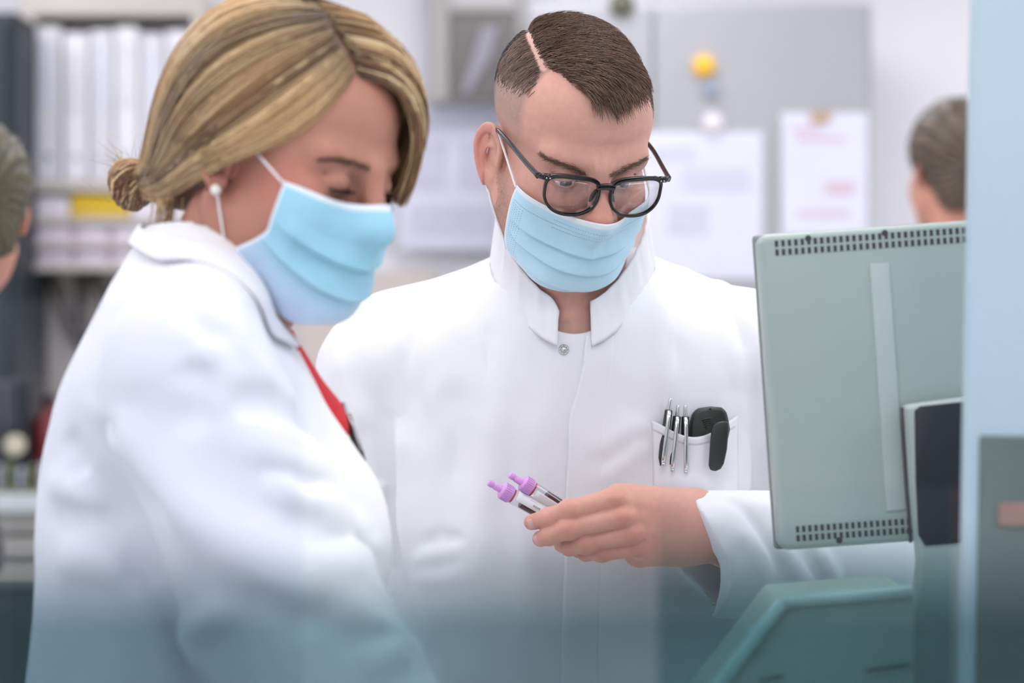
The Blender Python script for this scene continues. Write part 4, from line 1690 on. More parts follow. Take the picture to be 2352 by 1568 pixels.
n = 3600
u = rng.random(n)
px = resample(guide_mix(near_guides, u), 16)
px[:, :, 0] += rng.normal(0, 3.0, (n, 1)) + 4 * np.sin(np.linspace(0, 5, 16)[None] + rng.random((n, 1)) * 6)
px[:, :, 1] += rng.normal(0, 3.0, (n, 1)) + 3 * np.cos(np.linspace(0, 4, 16)[None] + rng.random((n, 1)) * 6)
lay = (-0.0035 * rng.random(n) + 0.0015 * np.sin(u * 55))[:, None]
pth = cast(hair_sup, px[:, :, 0].ravel(), px[:, :, 1].ravel(), 1.80, off=np.repeat(lay, 16, 1).ravel(), iters=45).reshape(n, 16, 3)
pth[:, 1:-1] = 0.25 * pth[:, :-2] + 0.5 * pth[:, 1:-1] + 0.25 * pth[:, 2:]
cb = blond(n, u)
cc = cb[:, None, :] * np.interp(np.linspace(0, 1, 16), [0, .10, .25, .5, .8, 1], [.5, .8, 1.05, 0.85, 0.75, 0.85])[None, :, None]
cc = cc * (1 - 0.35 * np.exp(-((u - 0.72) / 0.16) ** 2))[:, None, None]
rad = np.interp(np.linspace(0, 1, 16), [0, .1, .9, 1], [.6, 1, 1, .5]) * 0.00075
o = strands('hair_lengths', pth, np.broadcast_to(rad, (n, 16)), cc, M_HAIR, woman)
o['kind'] = 'stuff'
# the same combed back on her other side
idx = rng.choice(n, 1500)
ql = rows(pth[idx].reshape(-1, 3).astype(np.float32), RW, CW)
ql[:, 0] = -ql[:, 0]
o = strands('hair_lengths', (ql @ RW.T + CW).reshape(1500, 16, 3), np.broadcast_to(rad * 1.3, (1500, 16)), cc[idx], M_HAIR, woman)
o['kind'] = 'stuff'
# the loose front over the far temple
FG = np.array([
    [(-.024, -.070, .094), (.002, -.089, .090), (.026, -.099, .068), (.042, -.100, .040), (.050, -.096, .010), (.052, -.092, -.012)],
    [(-.018, -.055, .108), (.012, -.083, .104), (.038, -.096, .076), (.052, -.096, .042), (.057, -.090, .008), (.056, -.088, -.010)],
    [(-.010, -.030, .122), (.022, -.062, .122), (.054, -.080, .090), (.070, -.080, .045), (.074, -.070, .000), (.072, -.055, -.020)],
    [(-.004, .000, .134), (.030, -.030, .132), (.066, -.045, .095), (.086, -.045, .045), (.089, -.030, .000), (.085, -.010, -.020)],
    [(.000, .030, .137), (.040, .010, .132), (.074, -.005, .095), (.092, .000, .045), (.093, .015, .000), (.088, .030, -.020)]])
n2 = 1700
u = rng.random(n2) ** 1.3
q = resample(guide_mix(FG, u), 14)
q = q + rng.normal(0, 0.0016, (n2, 1, 3)) + 0.0012 * np.sin(np.linspace(0, 5, 14)[None, :, None] + rng.random((n2, 1, 3)) * 6)
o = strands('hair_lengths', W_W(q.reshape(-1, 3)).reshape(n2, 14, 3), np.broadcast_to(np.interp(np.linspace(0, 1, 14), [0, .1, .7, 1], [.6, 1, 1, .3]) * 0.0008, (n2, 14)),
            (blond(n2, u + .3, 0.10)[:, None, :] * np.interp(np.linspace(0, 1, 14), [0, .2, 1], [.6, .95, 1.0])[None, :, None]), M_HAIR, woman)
o['kind'] = 'stuff'
# bun: coils wound round a core, with stray ends
BC = P(300, 424, 2.19)
BX = np.array([-0.80, 0.45, -0.25])
BX /= np.linalg.norm(BX)
BU = np.cross(BX, (0, 0, 1))
BU /= np.linalg.norm(BU)
BV = np.cross(BU, BX)


def bun_core(p):
    return smin(ell(p, BC, (0.0165, 0.0165, 0.0200)), cone(p, BC - BX * 0.035, BC, 0.012, 0.012), 0.01)


Vb, Fb = march(bun_core, BC - 0.06, BC + 0.06, 0.0025)
bun = link('hair_bun', mesh_np('bun', Vb, Fb, np.broadcast_to(lin((112, 80, 56)), (len(Vb), 3))), M_HAIR, woman, True)
n3 = 420
t = np.linspace(0, 1, 18)
a0 = rng.random((n3, 1)) * 6.28
turn = rng.normal(0, 0.5, (n3, 1)) + 1.6
ang = a0 + turn * t[None]
lon = -0.035 + 0.055 * t[None] ** 0.8 * (0.55 + 0.45 * rng.random((n3, 1)))
prof = np.interp(lon, [-.035, -.022, -.012, 0.002, 0.012, 0.021], [.010, .0115, .017, .0205, .0165, .004]) * (0.92 + 0.14 * rng.random((n3, 1)))
pts = BC + lon[..., None] * BX + prof[..., None] * (np.cos(ang)[..., None] * BU + 1.15 * np.sin(ang)[..., None] * BV)
o = strands('bun_strands', pts, np.broadcast_to(np.interp(t, [0, .9, 1], [1, 1, .3]) * 0.0009, (n3, 18)), blond(n3, a0[:, 0] / 6.28, 0.25), M_HAIR, woman)
o['kind'] = 'stuff'
n4 = 46
st0 = BC + rng.normal(0, 0.010, (n4, 3)) + BV * 0.012
dr = rng.normal(0, 0.5, (n4, 3)) + BX * 0.5 + np.array([0, 0, 0.7])
pts = st0[:, None] + dr[:, None] * 0.022 * t[None, ::3, None] + rng.normal(0, 0.004, (n4, 1, 3)) * (t[None, ::3, None]) ** 2
strands('flyaway_hair', pts, np.broadcast_to(np.linspace(1, .2, 6) * 0.00035, (n4, 6)), blond(n4, np.zeros(n4)), M_HAIR, woman)['kind'] = 'stuff'
# dark hair tie and a few wisps at the nape
MB().tube([BC - BX * 0.026 + 0.0118 * (math.cos(a) * BU + math.sin(a) * BV) for a in np.linspace(0, 2 * math.pi, 25)], 0.0036, 8).build('hair_tie', mat('hair_tie', (40, 30, 30), 0.7), woman, smooth=True)
n5 = 60
wx = np.stack([rng.normal(382, 14, n5), np.full(n5, 455.0)], 1)
pts = np.stack([cast(woman_body, wx[:, 0] - 10 * f + rng.normal(0, 2, n5), wx[:, 1] + 80 * f, 1.9, off=0.0035) for f in np.linspace(0, 1, 6)], 1)
strands('nape_wisps', pts, np.broadcast_to(np.linspace(1, .2, 6) * 0.0006, (n5, 6)), blond(n5, rng.random(n5)), M_HAIR, woman)['kind'] = 'stuff'

# pearl ear stud
M_PEARL = mat('pearl', (238, 232, 226), 0.18, var=0.03, scale=40, coat=0.4)
pe = cast(woman_head, 497, 436, 1.85)[0] + np.array([0, -0.0040, 0])
bmx = MB().lathe(pe + [0, -0.0042, 0], (0, 1, 0), [(0.0048 - 0.0048 * math.cos(a), 0.0048 * math.sin(a)) for a in np.linspace(0.02, 3.12, 14)], 20)
ob = bmx.build('ear_stud', M_PEARL, woman, smooth=True)
ob['label'] = 'round pearl ear stud'

woman_mask, WG = make_mask(FEMALE, RW, CW, 'pale blue pleated surgical mask worn by the blond woman', 0, [(0.40, 0.0070, 0.16), (0.62, 0.0070, 0.18)],
                           (158, 210, 230), (208, 224, 248), 1.7, phi=(63, 100), top=(29, 34), bot=(-55, -20), stitch=False, notch=0.5,
                           earp=dict(t=(0.003, 0.004, 0.018), m=(0.006, 0.026, -0.004), b=(0.003, 0.010, -0.033)))

# ---- coat
_wz = [0.50, 0.75, 0.95, 1.10, 1.20, 1.30, 1.36, 1.40, 1.43, 1.46, 1.49, 1.52]
_wa = [0.200, 0.170, 0.135, 0.116, 0.112, 0.114, 0.126, 0.132, 0.122, 0.100, 0.070, 0.03]
_wb = [0.200, 0.180, 0.162, 0.148, 0.142, 0.134, 0.118, 0.100, 0.082, 0.070, 0.056, 0.03]
_wzd, _wad = dense(_wz, _wa)
_wbd = dense(_wz, _wb)[1]
WRc = (math.cos(WA), math.sin(WA))


def woman_coat_base(p):
    d = loft(p, np.interp(p[:, 2], [1.20, 1.42], [WX - 0.016, WX - 0.026]).astype(np.float32), WY, _wzd, _wad, _wbd, 2.1, WRc)
    C = np.array([WX, WY, 0.0])
    d = smin(d, ell(p, C + WF * 0.076 + [0, 0, 1.245], (0.066, 0.100, 0.085)), 0.045)
    for s in (-1, 1):
        d = smin(d, cone(p, np.array([WX, WY, 1.462]) + WW * s * 0.05, W_SHO[s] + [0, 0, 0.012], 0.040, 0.056), 0.03)
        arm = cone(p, W_SHO[s], W_ELB[s], 0.070, 0.080)
        arm = smin(arm, cone(p, W_ELB[s], W_WRI[s] + (W_ELB[s] - W_WRI[s]) * 0.12, 0.070, 0.050), 0.03)
        d = smin(d, arm, 0.013)
    return d


_wf = []
for px, w, amp in [
    ([(205, 1075), (300, 1215), (400, 1390), (480, 1575)], .014, -.016), ([(205, 890), (285, 1000), (345, 1110), (420, 1210)], .012, -.008),
    ([(195, 905), (300, 1015), (420, 1160), (540, 1260), (680, 1325), (830, 1335)], .020, .013), ([(150, 990), (170, 1040), (190, 1100)], .010, -.006),
    ([(530, 935), (600, 922), (680, 950), (740, 1010)], .012, -.007), ([(545, 1005), (650, 1055), (770, 1100)], .013, .008), ([(540, 960), (640, 1000), (740, 1050)], .010, .004),
    ([(600, 1100), (710, 1150), (840, 1210)], .013, .008), ([(590, 1060), (700, 1110), (820, 1160)], .010, -.006), ([(640, 1170), (740, 1220), (860, 1280)], .012, -.006),
    ([(430, 820), (470, 900), (420, 1010)], .014, -.005), ([(470, 780), (520, 860), (480, 960)], .014, .004), ([(420, 1480), (470, 1430), (540, 1390)], .012, .007),
    ([(770, 1370), (860, 1430), (950, 1500)], .014, .007), ([(820, 1530), (900, 1500), (965, 1490)], .012, .006), ([(840, 1450), (900, 1470), (960, 1520)], .009, -.005),
    ([(120, 1180), (200, 1200), (290, 1230)], .014, -.006), ([(110, 1100), (180, 1130), (260, 1170)], .014, .005), ([(130, 1290), (210, 1290), (300, 1310)], .014, .005),
    ([(350, 1290), (420, 1420), (500, 1560)], .022, .008), ([(500, 700), (560, 800), (640, 900)], .016, .004), ([(380, 640), (430, 720), (520, 800)], .010, -.003),
    ([(700, 1290), (800, 1300), (880, 1250)], .010, .005), ([(560, 1330), (660, 1400), (760, 1430)], .014, -.005),
]:
    _wf.append(fold_px(woman_coat_base, px, w, amp * 1.9, 1.6))


def woman_coat(p):
    d = puckered(p, woman_coat_base(p), _wf)
    # neck opening: sloping from the nape to a V at the chest
    e = (np.sqrt(((p[:, 0] + 0.250) / 0.066) ** 2 + ((p[:, 1] - 2.085) / 0.060) ** 2) - 1) * 0.060
    zc = np.interp(p[:, 0], [-.34, -.26, -.232, -.212, -.196, -.177], [1.505, 1.484, 1.458, 1.436, 1.412, 1.376])
    return np.maximum(d, -np.maximum(e, zc - p[:, 2]))


Vc, Fc_ = march(woman_coat, [-0.53, 1.78, 0.50], [0.20, 2.44, 1.54], 0.0034)
o = link('lab_coat', mesh_np('lab_coat', Vc, Fc_), M_COAT, woman, True)
o['label'] = 'white cotton lab coat with turned-down collar'

# turned-down collar
top_e = spline([P(575, 690, 2.19), P(565, 655, 2.195), P(530, 610, 2.19), P(440, 548, 2.17), P(372, 530, 2.12), P(348, 543, 2.05), P(385, 560, 2.015), P(442, 592, 2.00),
                P(515, 652, 1.995), P(582, 728, 2.01), P(618, 775, 2.03), P(640, 808, 2.045)], 70)
cen = np.array([-0.245, 2.09, 0.0])
G = np.empty((70, 10, 3))
for i, tp in enumerate(top_e):
    rad_ = tp - cen
    rad_[2] = 0
    rad_ /= np.linalg.norm(rad_)
    s_ = i / 69.0
    Lw = 0.036 * min(1, 6 * s_, 3.2 * (1 - s_) + 0.1) * (1 - 0.62 * math.exp(-((s_ - 0.42) / 0.13) ** 2))
    for j, t_ in enumerate(np.linspace(0, 1, 10)):
        q = tp + rad_ * (0.006 * math.sin(min(1, t_ * 2.2) * 1.57) + Lw * 0.55 * t_) + np.array([0, 0, 0.004 * math.sin(math.pi * min(1, t_ * 3)) - Lw * 0.62 * t_ ** 1.15])
        G[i, j] = q
# keep the fall of the collar outside the coat
flat = G.reshape(-1, 3)
d = woman_coat_base(flat.astype(np.float32))
g3 = np.stack([(woman_coat_base((flat + e).astype(np.float32)) - woman_coat_base((flat - e).astype(np.float32))) for e in np.eye(3) * 0.003], 1)
g3 /= np.linalg.norm(g3, axis=1)[:, None] + 1e-9
fall = np.tile(np.clip((np.arange(10) - 4) / 3.0, 0, 1), 70)
flat = flat + g3 * (np.where(d < 0.0042, 0.0042 - d, (0.0042 - d) * fall).clip(-0.03, 0.03))[:, None]
G = flat.reshape(70, 10, 3)
for _ in range(3):
    G[1:-1] = 0.25 * G[:-2] + 0.5 * G[1:-1] + 0.25 * G[2:]
MB().grid(G, 0.003).build('collar', M_COAT, woman, smooth=True)
# red top under the coat
M_RED = mat('red_cotton', (206, 34, 40), 0.75, var=0.08, scale=60, bump=0.1, bscale=900)


def red_top(p):
    d = cone(p, P(566, 765, 2.085), P(618, 885, 2.090), 0.0375, 0.0390)
    d = smin(d, cone(p, P(618, 885, 2.090), P(690, 985, 2.095), 0.0390, 0.042), 0.01)
    d = smin(d, ell(p, (WX - 0.02, WY, 1.30), (0.070, 0.08, 0.13)), 0.02)
    return np.maximum(d, p[:, 2] - np.interp(p[:, 0], [-.30, -.22, -.16], [1.452, 1.436, 1.425]))


V, Fq = march(red_top, [-0.42, 1.92, 1.16], [-0.08, 2.22, 1.48], 0.003)
o = link('red_top', mesh_np('red_top', V, Fq), M_RED, woman, True)
o['label'] = 'red top showing under the coat'
for s in (-1, 1):
    h = np.array([WX, WY, 0]) + WW * s * 0.085
    MB().tube([h + [0, 0, 0.80], h + WF * 0.01 + [0, 0, 0.45], h + [0, 0, 0.06]], [0.085, 0.064, 0.050], 24).build('trouser_leg', M_TROUSER, woman, smooth=True)
    MB().tube([h - WF * 0.06 + [0, 0, .044], h - WF * 0.01 + [0, 0, .048], h + WF * 0.07 + [0, 0, .038], h + WF * 0.15 + [0, 0, .030], h + WF * 0.185 + [0, 0, .026]], [.031, .041, .041, .035, .016], 20, flat=(1, .78)).build('shoe', M_SHOE, woman, smooth=True)

# ------------------------------------------------------------------ blood tubes in the man's fingers
M_CAP = mat('violet_cap', (222, 164, 228), 0.35, var=0.05, scale=80, sss=0.2)
M_TUBE = glass_mat('clear_tube', (248, 246, 250), refl=0.08)
M_BLOOD = mat('blood', (74, 14, 16), 0.25, var=0.25, scale=120)
M_SERUM = mat('blood_film', (196, 62, 56), 0.3, var=0.2, scale=160)
M_LABEL = mat('tube_label', (232, 232, 236), 0.6, var=0.03, scale=60)
M_INK = mat('label_ink', (70, 72, 92), 0.6)


def text_on(txt, size, place, parent, name='print', m=None):
    """Flat lettering: place(x, y) -> world."""
    cu = bpy.data.curves.new(name, 'FONT')
    cu.body = txt
    cu.size = size
    cu.align_x = 'LEFT'
    tmp = bpy.data.objects.new(name, cu)
    COL.objects.link(tmp)
    dg = bpy.context.evaluated_depsgraph_get()
    me = bpy.data.meshes.new_from_object(tmp.evaluated_get(dg))
    bpy.data.objects.remove(tmp)
    co = np.empty(len(me.vertices) * 3, np.float32)
    me.vertices.foreach_get('co', co)
    co = co.reshape(-1, 3)
    W = np.array([place(float(a), float(b)) for a, b, _ in co], np.float32)
    me.vertices.foreach_set('co', W.ravel())
    me.update()
    me.materials.clear()
    return link(name, me, m or M_INK, parent)


def blood_tube(tip_px, cap_px, d, fill_from, label, face=0.55, half=0.62, printed=True):
    """Sampling tube: stem tip and cap seen at pixels; axis runs on behind the fingers."""
    A = P(*tip_px, d)
    B = P(*cap_px, d + 0.004)
    ax = (B - A) / np.linalg.norm(B - A)
    root = empty('blood_tube', A + ax * 0.05, label, 'blood tube', 'blood sampling tubes')
    r = 0.0078
    MB().lathe(A, ax, [(0, .0024), (.0008, .0034), (.0025, .0036), (.0055, .0036), (.0060, .0032), (.0070, .0032), (.0076, .0036), (.0150, .0038), (.0155, .0038)], 28).build('stem', M_CAP, root, smooth=False, auto=True)
    capp = MB()
    capp.lathe(A + ax * 0.0150, ax, [(0, .0062), (.0012, .0080), (.0020, .0085), (.0110, .0086), (.0122, .0082), (.0125, .0074)], 36)
    u = np.cross(ax, (0, 0, 1))
    u /= np.linalg.norm(u)
    w = np.cross(u, ax)
    for k in range(24):
        a = 2 * math.pi * k / 24
        q = A + ax * 0.0215 + 0.0086 * (math.cos(a) * u + math.sin(a) * w)
        capp.box(q, (0.0009, 0.0009, 0.008), np.stack([np.cos(a) * u + np.sin(a) * w, -np.sin(a) * u + np.cos(a) * w, ax], 1))
    capp.build('cap', M_CAP, root, auto=True)
    L = 0.088
    MB().lathe(A + ax * 0.0268, ax, [(0, r * .98), (.002, r), (L - .006, r), (L - .002, r * .7), (L, .0005)], 36).build('barrel', M_TUBE, root, auto=True)
    MB().lathe(A + ax * (0.0275 + fill_from), ax, [(0, r * .86), (.0005, r * .9), (L - .010 - fill_from, r * .9), (L - .006 - fill_from, r * .5), (L - .005 - fill_from, .0004)], 30).build('blood', M_BLOOD, root, auto=True)
    # smear of blood under the cap
    MB().lathe(A + ax * 0.0272, ax, [(0, r * .90), (.0006, r * .92), (.0022, r * .92), (.0024, r * .6)], 30).build('blood_smear', M_SERUM, root, auto=True)
    # paper label round part of the barrel
    G = np.empty((22, 12, 3))
    fv = np.array([0, -1, face])
    a0 = math.atan2(np.dot(fv, w), np.dot(fv, u))
    for i, da in enumerate(np.linspace(-half, half, 22)):
        for j, t in enumerate(np.linspace(0.0315, 0.085, 12)):
            a = a0 + da
            G[i, j] = A + ax * t + (r + 0.00035) * (math.cos(a) * u + math.sin(a) * w)
    lab = MB().grid(G, 0.0003).build('paper_label', M_LABEL, root, smooth=True)

    def place(off_a, t0):
        def f(x, y):
            a = a0 + off_a - y / r
            return A + ax * (t0 - x) + (r + 0.0008) * (math.cos(a) * u + math.sin(a) * w)
        return f
    if printed:
        text_on('-----', 0.0034, place(0.45, 0.0415), lab)
        text_on('.........', 0.0034, place(0.15, 0.052), lab)
        text_on('astine', 0.0036, place(-0.25, 0.0585), lab)
    return root


blood_tube((1121, 1107), (1160, 1129), 2.412, 0.012, 'violet-capped blood tube, the lower one of the pair in the hand', 0.75, 0.85)
blood_tube((1170, 1089), (1206, 1112), 2.417, 0.016, 'violet-capped blood tube, the upper one of the pair in the hand', -0.75, 0.75, False)

# ------------------------------------------------------------------ pens and the black device in the breast pocket
def pen(top_px, body_px, tip_px, clip_end, label, off=0.008, dark=True):
    a, b, c = man_surf(*top_px, off)[0], man_surf(*body_px, off)[0], man_surf(*tip_px, off * .7)[0]
    a[1] = b[1]
    root = empty('ballpoint_pen', c, label, 'pen', 'pens in the breast pocket')
    ax = (b - a) / np.linalg.norm(b - a)
    L1 = np.linalg.norm(b - a)
    MB().lathe(a, ax, [(0, .0011), (.0006, .0019), (.001, .0021), (L1, .0021)], 20).build('push_button', M_STEEL, root, auto=True)
    MB().lathe(b, ax, [(-.0006, .0030), (0, .0041), (.030, .0043), (.036, .0043), (.050, .0034), (.056, .0012), (.058, .0004)], 22).build('barrel', M_DARKGREY, root, auto=True)
    e = man_surf(*clip_end, 0.0)[0]
    e[1] = min(e[1] - 0.0175, b[1] - 0.010)
    s0 = b + np.array([0, -0.0045, -0.0005])
    pts = np.array([s0, s0 + (e - s0) * 0.12 + [0, -0.0045, 0], s0 + (e - s0) * 0.5 + [0, -0.0045, 0], s0 + (e - s0) * 0.9 + [0, -0.0020, 0], e])
    MB().tube(spline(pts, 20), 0.0021, 10, flat=(1.0, 0.38), up=(0, 1, 0)).build('clip', M_STEEL, root, smooth=True)
    MB().lathe(e + [0, 0.0008, 0.0006], (0, -0.2, -1), [(0, .0014), (.001, .0020), (.0022, .0022), (.0030, .0014), (.0036, .0019), (.0046, .0021), (.0056, .0012)], 16).build('clip_ball', M_STEEL, root, smooth=True)
    return root


pen((1540, 914), (1536, 942), (1524, 1050), (1521, 1056), 'silver pen with the highest button, leftmost in the breast pocket')
pen((1558, 930), (1555, 956), (1546, 1060), (1542, 1070), 'silver pen between two others in the breast pocket')
pen((1574, 930), (1574, 957), (1573, 1060), (1573, 1074), 'silver pen nearest the black device in the breast pocket')

# clip-on pager
dv = empty('pager', man_surf(1640, 1080, 0.006)[0], 'dark grey clip-on pager standing in the breast pocket', 'pager')
oc = [(1581, 1000), (1583, 968), (1590, 946), (1604, 937), (1632, 933), (1656, 935), (1667, 942), (1672, 962), (1676, 985), (1672, 1004), (1655, 1022), (1640, 1060), (1600, 1060), (1584, 1030)]
bs = man_surf(1630, 975, 0.004)[0]


def prism(outline, y0, y1, name, m, parent, bevel=0.002, seg=3):
    n_ = len(outline)
    V = [P(px_, py_, bs[1]) for px_, py_ in outline]
    va = [np.array([v[0], y0, v[2]]) for v in V]
    vb = [np.array([v[0], y1, v[2]]) for v in V]
    mb_ = MB()
    mb_.add(va + vb, [list(range(n_)), list(range(n_, 2 * n_))[::-1]] + [[i, (i + 1) % n_, n_ + (i + 1) % n_, n_ + i] for i in range(n_)])
    return mb_.build(name, m, parent, bevel=bevel, seg=seg, auto=True)


prism(oc, bs[1] - 0.009, bs[1] + 0.008, 'case', M_DARKGREY, dv, 0.004, 4)
cl = [(1634, 975), (1645, 967), (1660, 965), (1669, 968), (1670, 985), (1666, 1030), (1659, 1062), (1652, 1074), (1640, 1080), (1628, 1077), (1624, 1066), (1627, 1020), (1630, 990)]
prism(cl, bs[1] - 0.0215, bs[1] - 0.0165, 'belt_clip', M_DARKGREY, dv, 0.0018, 3)
MB().box(P(1652, 978, bs[1] - 0.013), (0.010, 0.010, 0.006)).build('clip_hinge', M_DARKGREY, dv, bevel=0.001)
for k in range(5):
    MB().tube([P(1612 + 2 * k, 966 + 5 * k, bs[1] - 0.0094), P(1624 + k, 961 + 4.5 * k, bs[1] - 0.0096), P(1636 - 2 * k, 960 + 5 * k, bs[1] - 0.0094)], 0.0006, 6).build('grip_rib', M_DARKGREY, dv, smooth=True)
MB().lathe(P(1631, 939, bs[1] - 0.0085), (0, -1, 0), [(0, .0012), (.0008, .0010), (.0009, 0)], 12).build('screw', mat('black_dot', (15, 15, 15), 0.5), dv)

# pen on the woman's chest, half hidden by her coat edge
wp = empty('ballpoint_pen', P(830, 1010, 2.105), 'silver pen tucked at the blond woman\'s coat front', 'pen')
pa, pb_, pc_ = P(788, 922, 2.10), P(796, 952, 2.10), P(832, 1058, 2.11)
ax_ = (pb_ - pa) / np.linalg.norm(pb_ - pa)
MB().lathe(pa, ax_, [(0, .001), (.0005, .0018), (.0112, .0020)], 16).build('push_button', M_STEEL, wp, auto=True)
ax2 = (pc_ - pb_) / np.linalg.norm(pc_ - pb_)
MB().lathe(pb_, ax2, [(0, .0036), (.03, .0040), (.045, .0034), (.048, .001)], 18).build('barrel', mat('pen_brown', (70, 40, 42), 0.3), wp, auto=True)
MB().tube([pb_ + [0.001, -.004, 0], pb_ + ax2 * .012 + [0.003, -.0065, 0], pb_ + ax2 * .034 + [0.003, -.006, 0]], .0013, 8).build('clip', M_STEEL, wp, smooth=True)

# ------------------------------------------------------------------ bench, monitor, screens in front
M_BENCH = mat('bench_laminate', (205, 210, 212), 0.4, var=0.03, scale=12)
M_LEG = mat('bench_leg_metal', (150, 155, 158), 0.35, metal=0.6, var=0.05)
M_CASE = mat('monitor_case', (164, 178, 171), 0.36, var=0.03, scale=20, coat=0.15)
M_CASE_EDGE = mat('monitor_edge', (132, 136, 134), 0.4, var=0.03, scale=20)
M_HOLE = mat('vent_dark', (64, 62, 62), 0.7)
M_NECK = mat('stand_plastic', (178, 190, 186), 0.4, var=0.03, scale=20)
M_BLACK = mat('black_panel', (34, 36, 40), 0.35, var=0.1, scale=9)


def table(name, x0, x1, y0, y1, z, label):
    e = empty(name, ((x0 + x1) / 2, (y0 + y1) / 2, 0), label, 'bench')
    MB().box(((x0 + x1) / 2, (y0 + y1) / 2, z - 0.018), (x1 - x0, y1 - y0, 0.036)).build('worktop', M_BENCH, e, bevel=0.004)
    for lx in (x0 + 0.06, x1 - 0.06):
        for ly in (y0 + 0.06, y1 - 0.06):
            MB().box((lx, ly, (z - 0.036) / 2), (0.05, 0.05, z - 0.036)).build('leg', M_LEG, e, bevel=0.003)
    MB().box(((x0 + x1) / 2, y1 - 0.06, z - 0.10), (x1 - x0 - 0.17, 0.03, 0.10)).build('apron', M_BENCH, e, bevel=0.002)
    return e


BZ = 0.95
table('lab_bench', -1.30, 1.32, 0.30, 1.60, BZ, 'pale laminate lab bench close to the camera, carrying the foreground panes')
table('lab_bench', 0.13, 1.32, 1.62, 2.26, BZ, 'pale laminate lab bench carrying the monitor in front of the man')

# monitor seen from behind, tilted a little on its arm
MD = 2.20
roll = math.radians(4.0)
ux = np.array([math.cos(roll), 0, math.sin(roll)])
uz = np.array([-math.sin(roll), 0, math.cos(roll)])
TL = P(1737, 541, MD)
sc = F / MD
Wm, Hm = 0.245, 723 / sc


def mon(u, v, y=0.0):
    """u right, v down from the top left corner of the monitor back, metres; y towards the camera."""
    return TL + ux * u - uz * v - np.array([0, y, 0])


mo = empty('computer_monitor', (TL[0] + 0.13, MD + 0.02, BZ), 'grey-green computer monitor seen from behind, rows of vent slots', 'monitor')
RMon = np.stack([ux, np.array([0, 1, 0]), uz], 1)
back = MB()
r_ = 0.010
nn = 8
out = []
for (cu, cv, a0) in ((r_, r_, math.pi), (Wm - r_, r_, -math.pi / 2), (Wm - r_, Hm - r_, 0), (r_, Hm - r_, math.pi / 2)):
    for k in range(nn + 1):
        a = a0 + k * math.pi / 2 / nn
        out.append((cu + r_ * math.cos(a), cv + r_ * math.sin(a)))
n_ = len(out)
va = [mon(a, b, 0.012) for a, b in out]
vb = [mon(a, b, -0.030) for a, b in out]
back.add(va + vb, [list(range(n_)), list(range(n_, 2 * n_))[::-1]] + [[i, (i + 1) % n_, n_ + (i + 1) % n_, n_ + i] for i in range(n_)])
bk = back.build('back_shell', M_CASE, mo, bevel=0.006, seg=4, auto=True)
# darker bezel frame round the edge, on the display side
MB().box(mon(Wm / 2, Hm / 2, -0.024), (Wm + 0.003, 0.010, Hm + 0.003), RMon).build('bezel', M_CASE_EDGE, mo, bevel=0.004, seg=3, auto=True)
# screen on the far side
MB().box(mon(Wm / 2, Hm / 2, -0.031), (Wm - 0.016, 0.004, Hm - 0.016), RMon).build('display', mat('display_glass', (18, 20, 24), 0.12), mo, bevel=0.001)
# vent slots: two rows along the top, two along the bottom
def slot_rows(u0, u1, v0, n, parent, name):
    mb_ = MB()
    for k in range(n):
        u = u0 + (u1 - u0) * k / (n - 1)
        for r in range(2):
            mb_.box(mon(u, v0 + 0.0078 * r, 0.0122), (0.0031, 0.0008, 0.0056), RMon)
    return mb_


slots = 0
SLOT = None
for (u0, u1, v0, n) in ((0.0165, 0.2330, 0.0090, 38), (0.0175, 0.1180, Hm - 0.0185, 19)):
    for k in range(n):
        u = u0 + (u1 - u0) * k / (n - 1)
        for r in range(2):
            c_ = mon(u, v0 + 0.0080 * r, 0.0122)
            if SLOT is None:
                mbs = MB().box((0, 0, 0), (0.0029, 0.0010, 0.0056), RMon)
                SLOT = mbs.build('vent_slot', M_HOLE, bk)
                SLOT.location = [float(x) for x in c_]
            else:
                s_ = SLOT.copy()
                COL.objects.link(s_)
                s_.location = [float(x) for x in c_]
for (u, v) in ((0.0455, 0.0062), (0.1150, 0.0062), (0.0545, Hm - 0.0060), (0.1185, Hm - 0.0095)):
    MB().lathe(mon(u, v, 0.0120), (0, -1, 0), [(0, .0030), (.0006, .0028), (.0007, 0)], 14).build('screw', M_HOLE, bk)
# raised pale strip added in place of a reflected vertical light streak
MB().box(mon(0.108, Hm / 2 + 0.002, 0.0125), (0.018, 0.003, Hm - 0.062), RMon).build('reflection_strip', M_NECK, mo, bevel=0.0013, seg=3, auto=True)
# stand: pale neck with a dark inset, curving to a foot
SD = MD - 0.035
def poly_prism(pts, y0, y1, name, m, parent, bevel=0.003, seg=3, d=SD):
    V = [P(a, b, d) for a, b in pts]
    n_ = len(V)
    mb_ = MB()
    mb_.add([np.array([v[0], y0, v[2]]) for v in V] + [np.array([v[0], y1, v[2]]) for v in V],
            [list(range(n_)), list(range(n_, 2 * n_))[::-1]] + [[i, (i + 1) % n_, n_ + (i + 1) % n_, n_ + i] for i in range(n_)])
    return mb_.build(name, m, parent, bevel=bevel, seg=seg, auto=True)


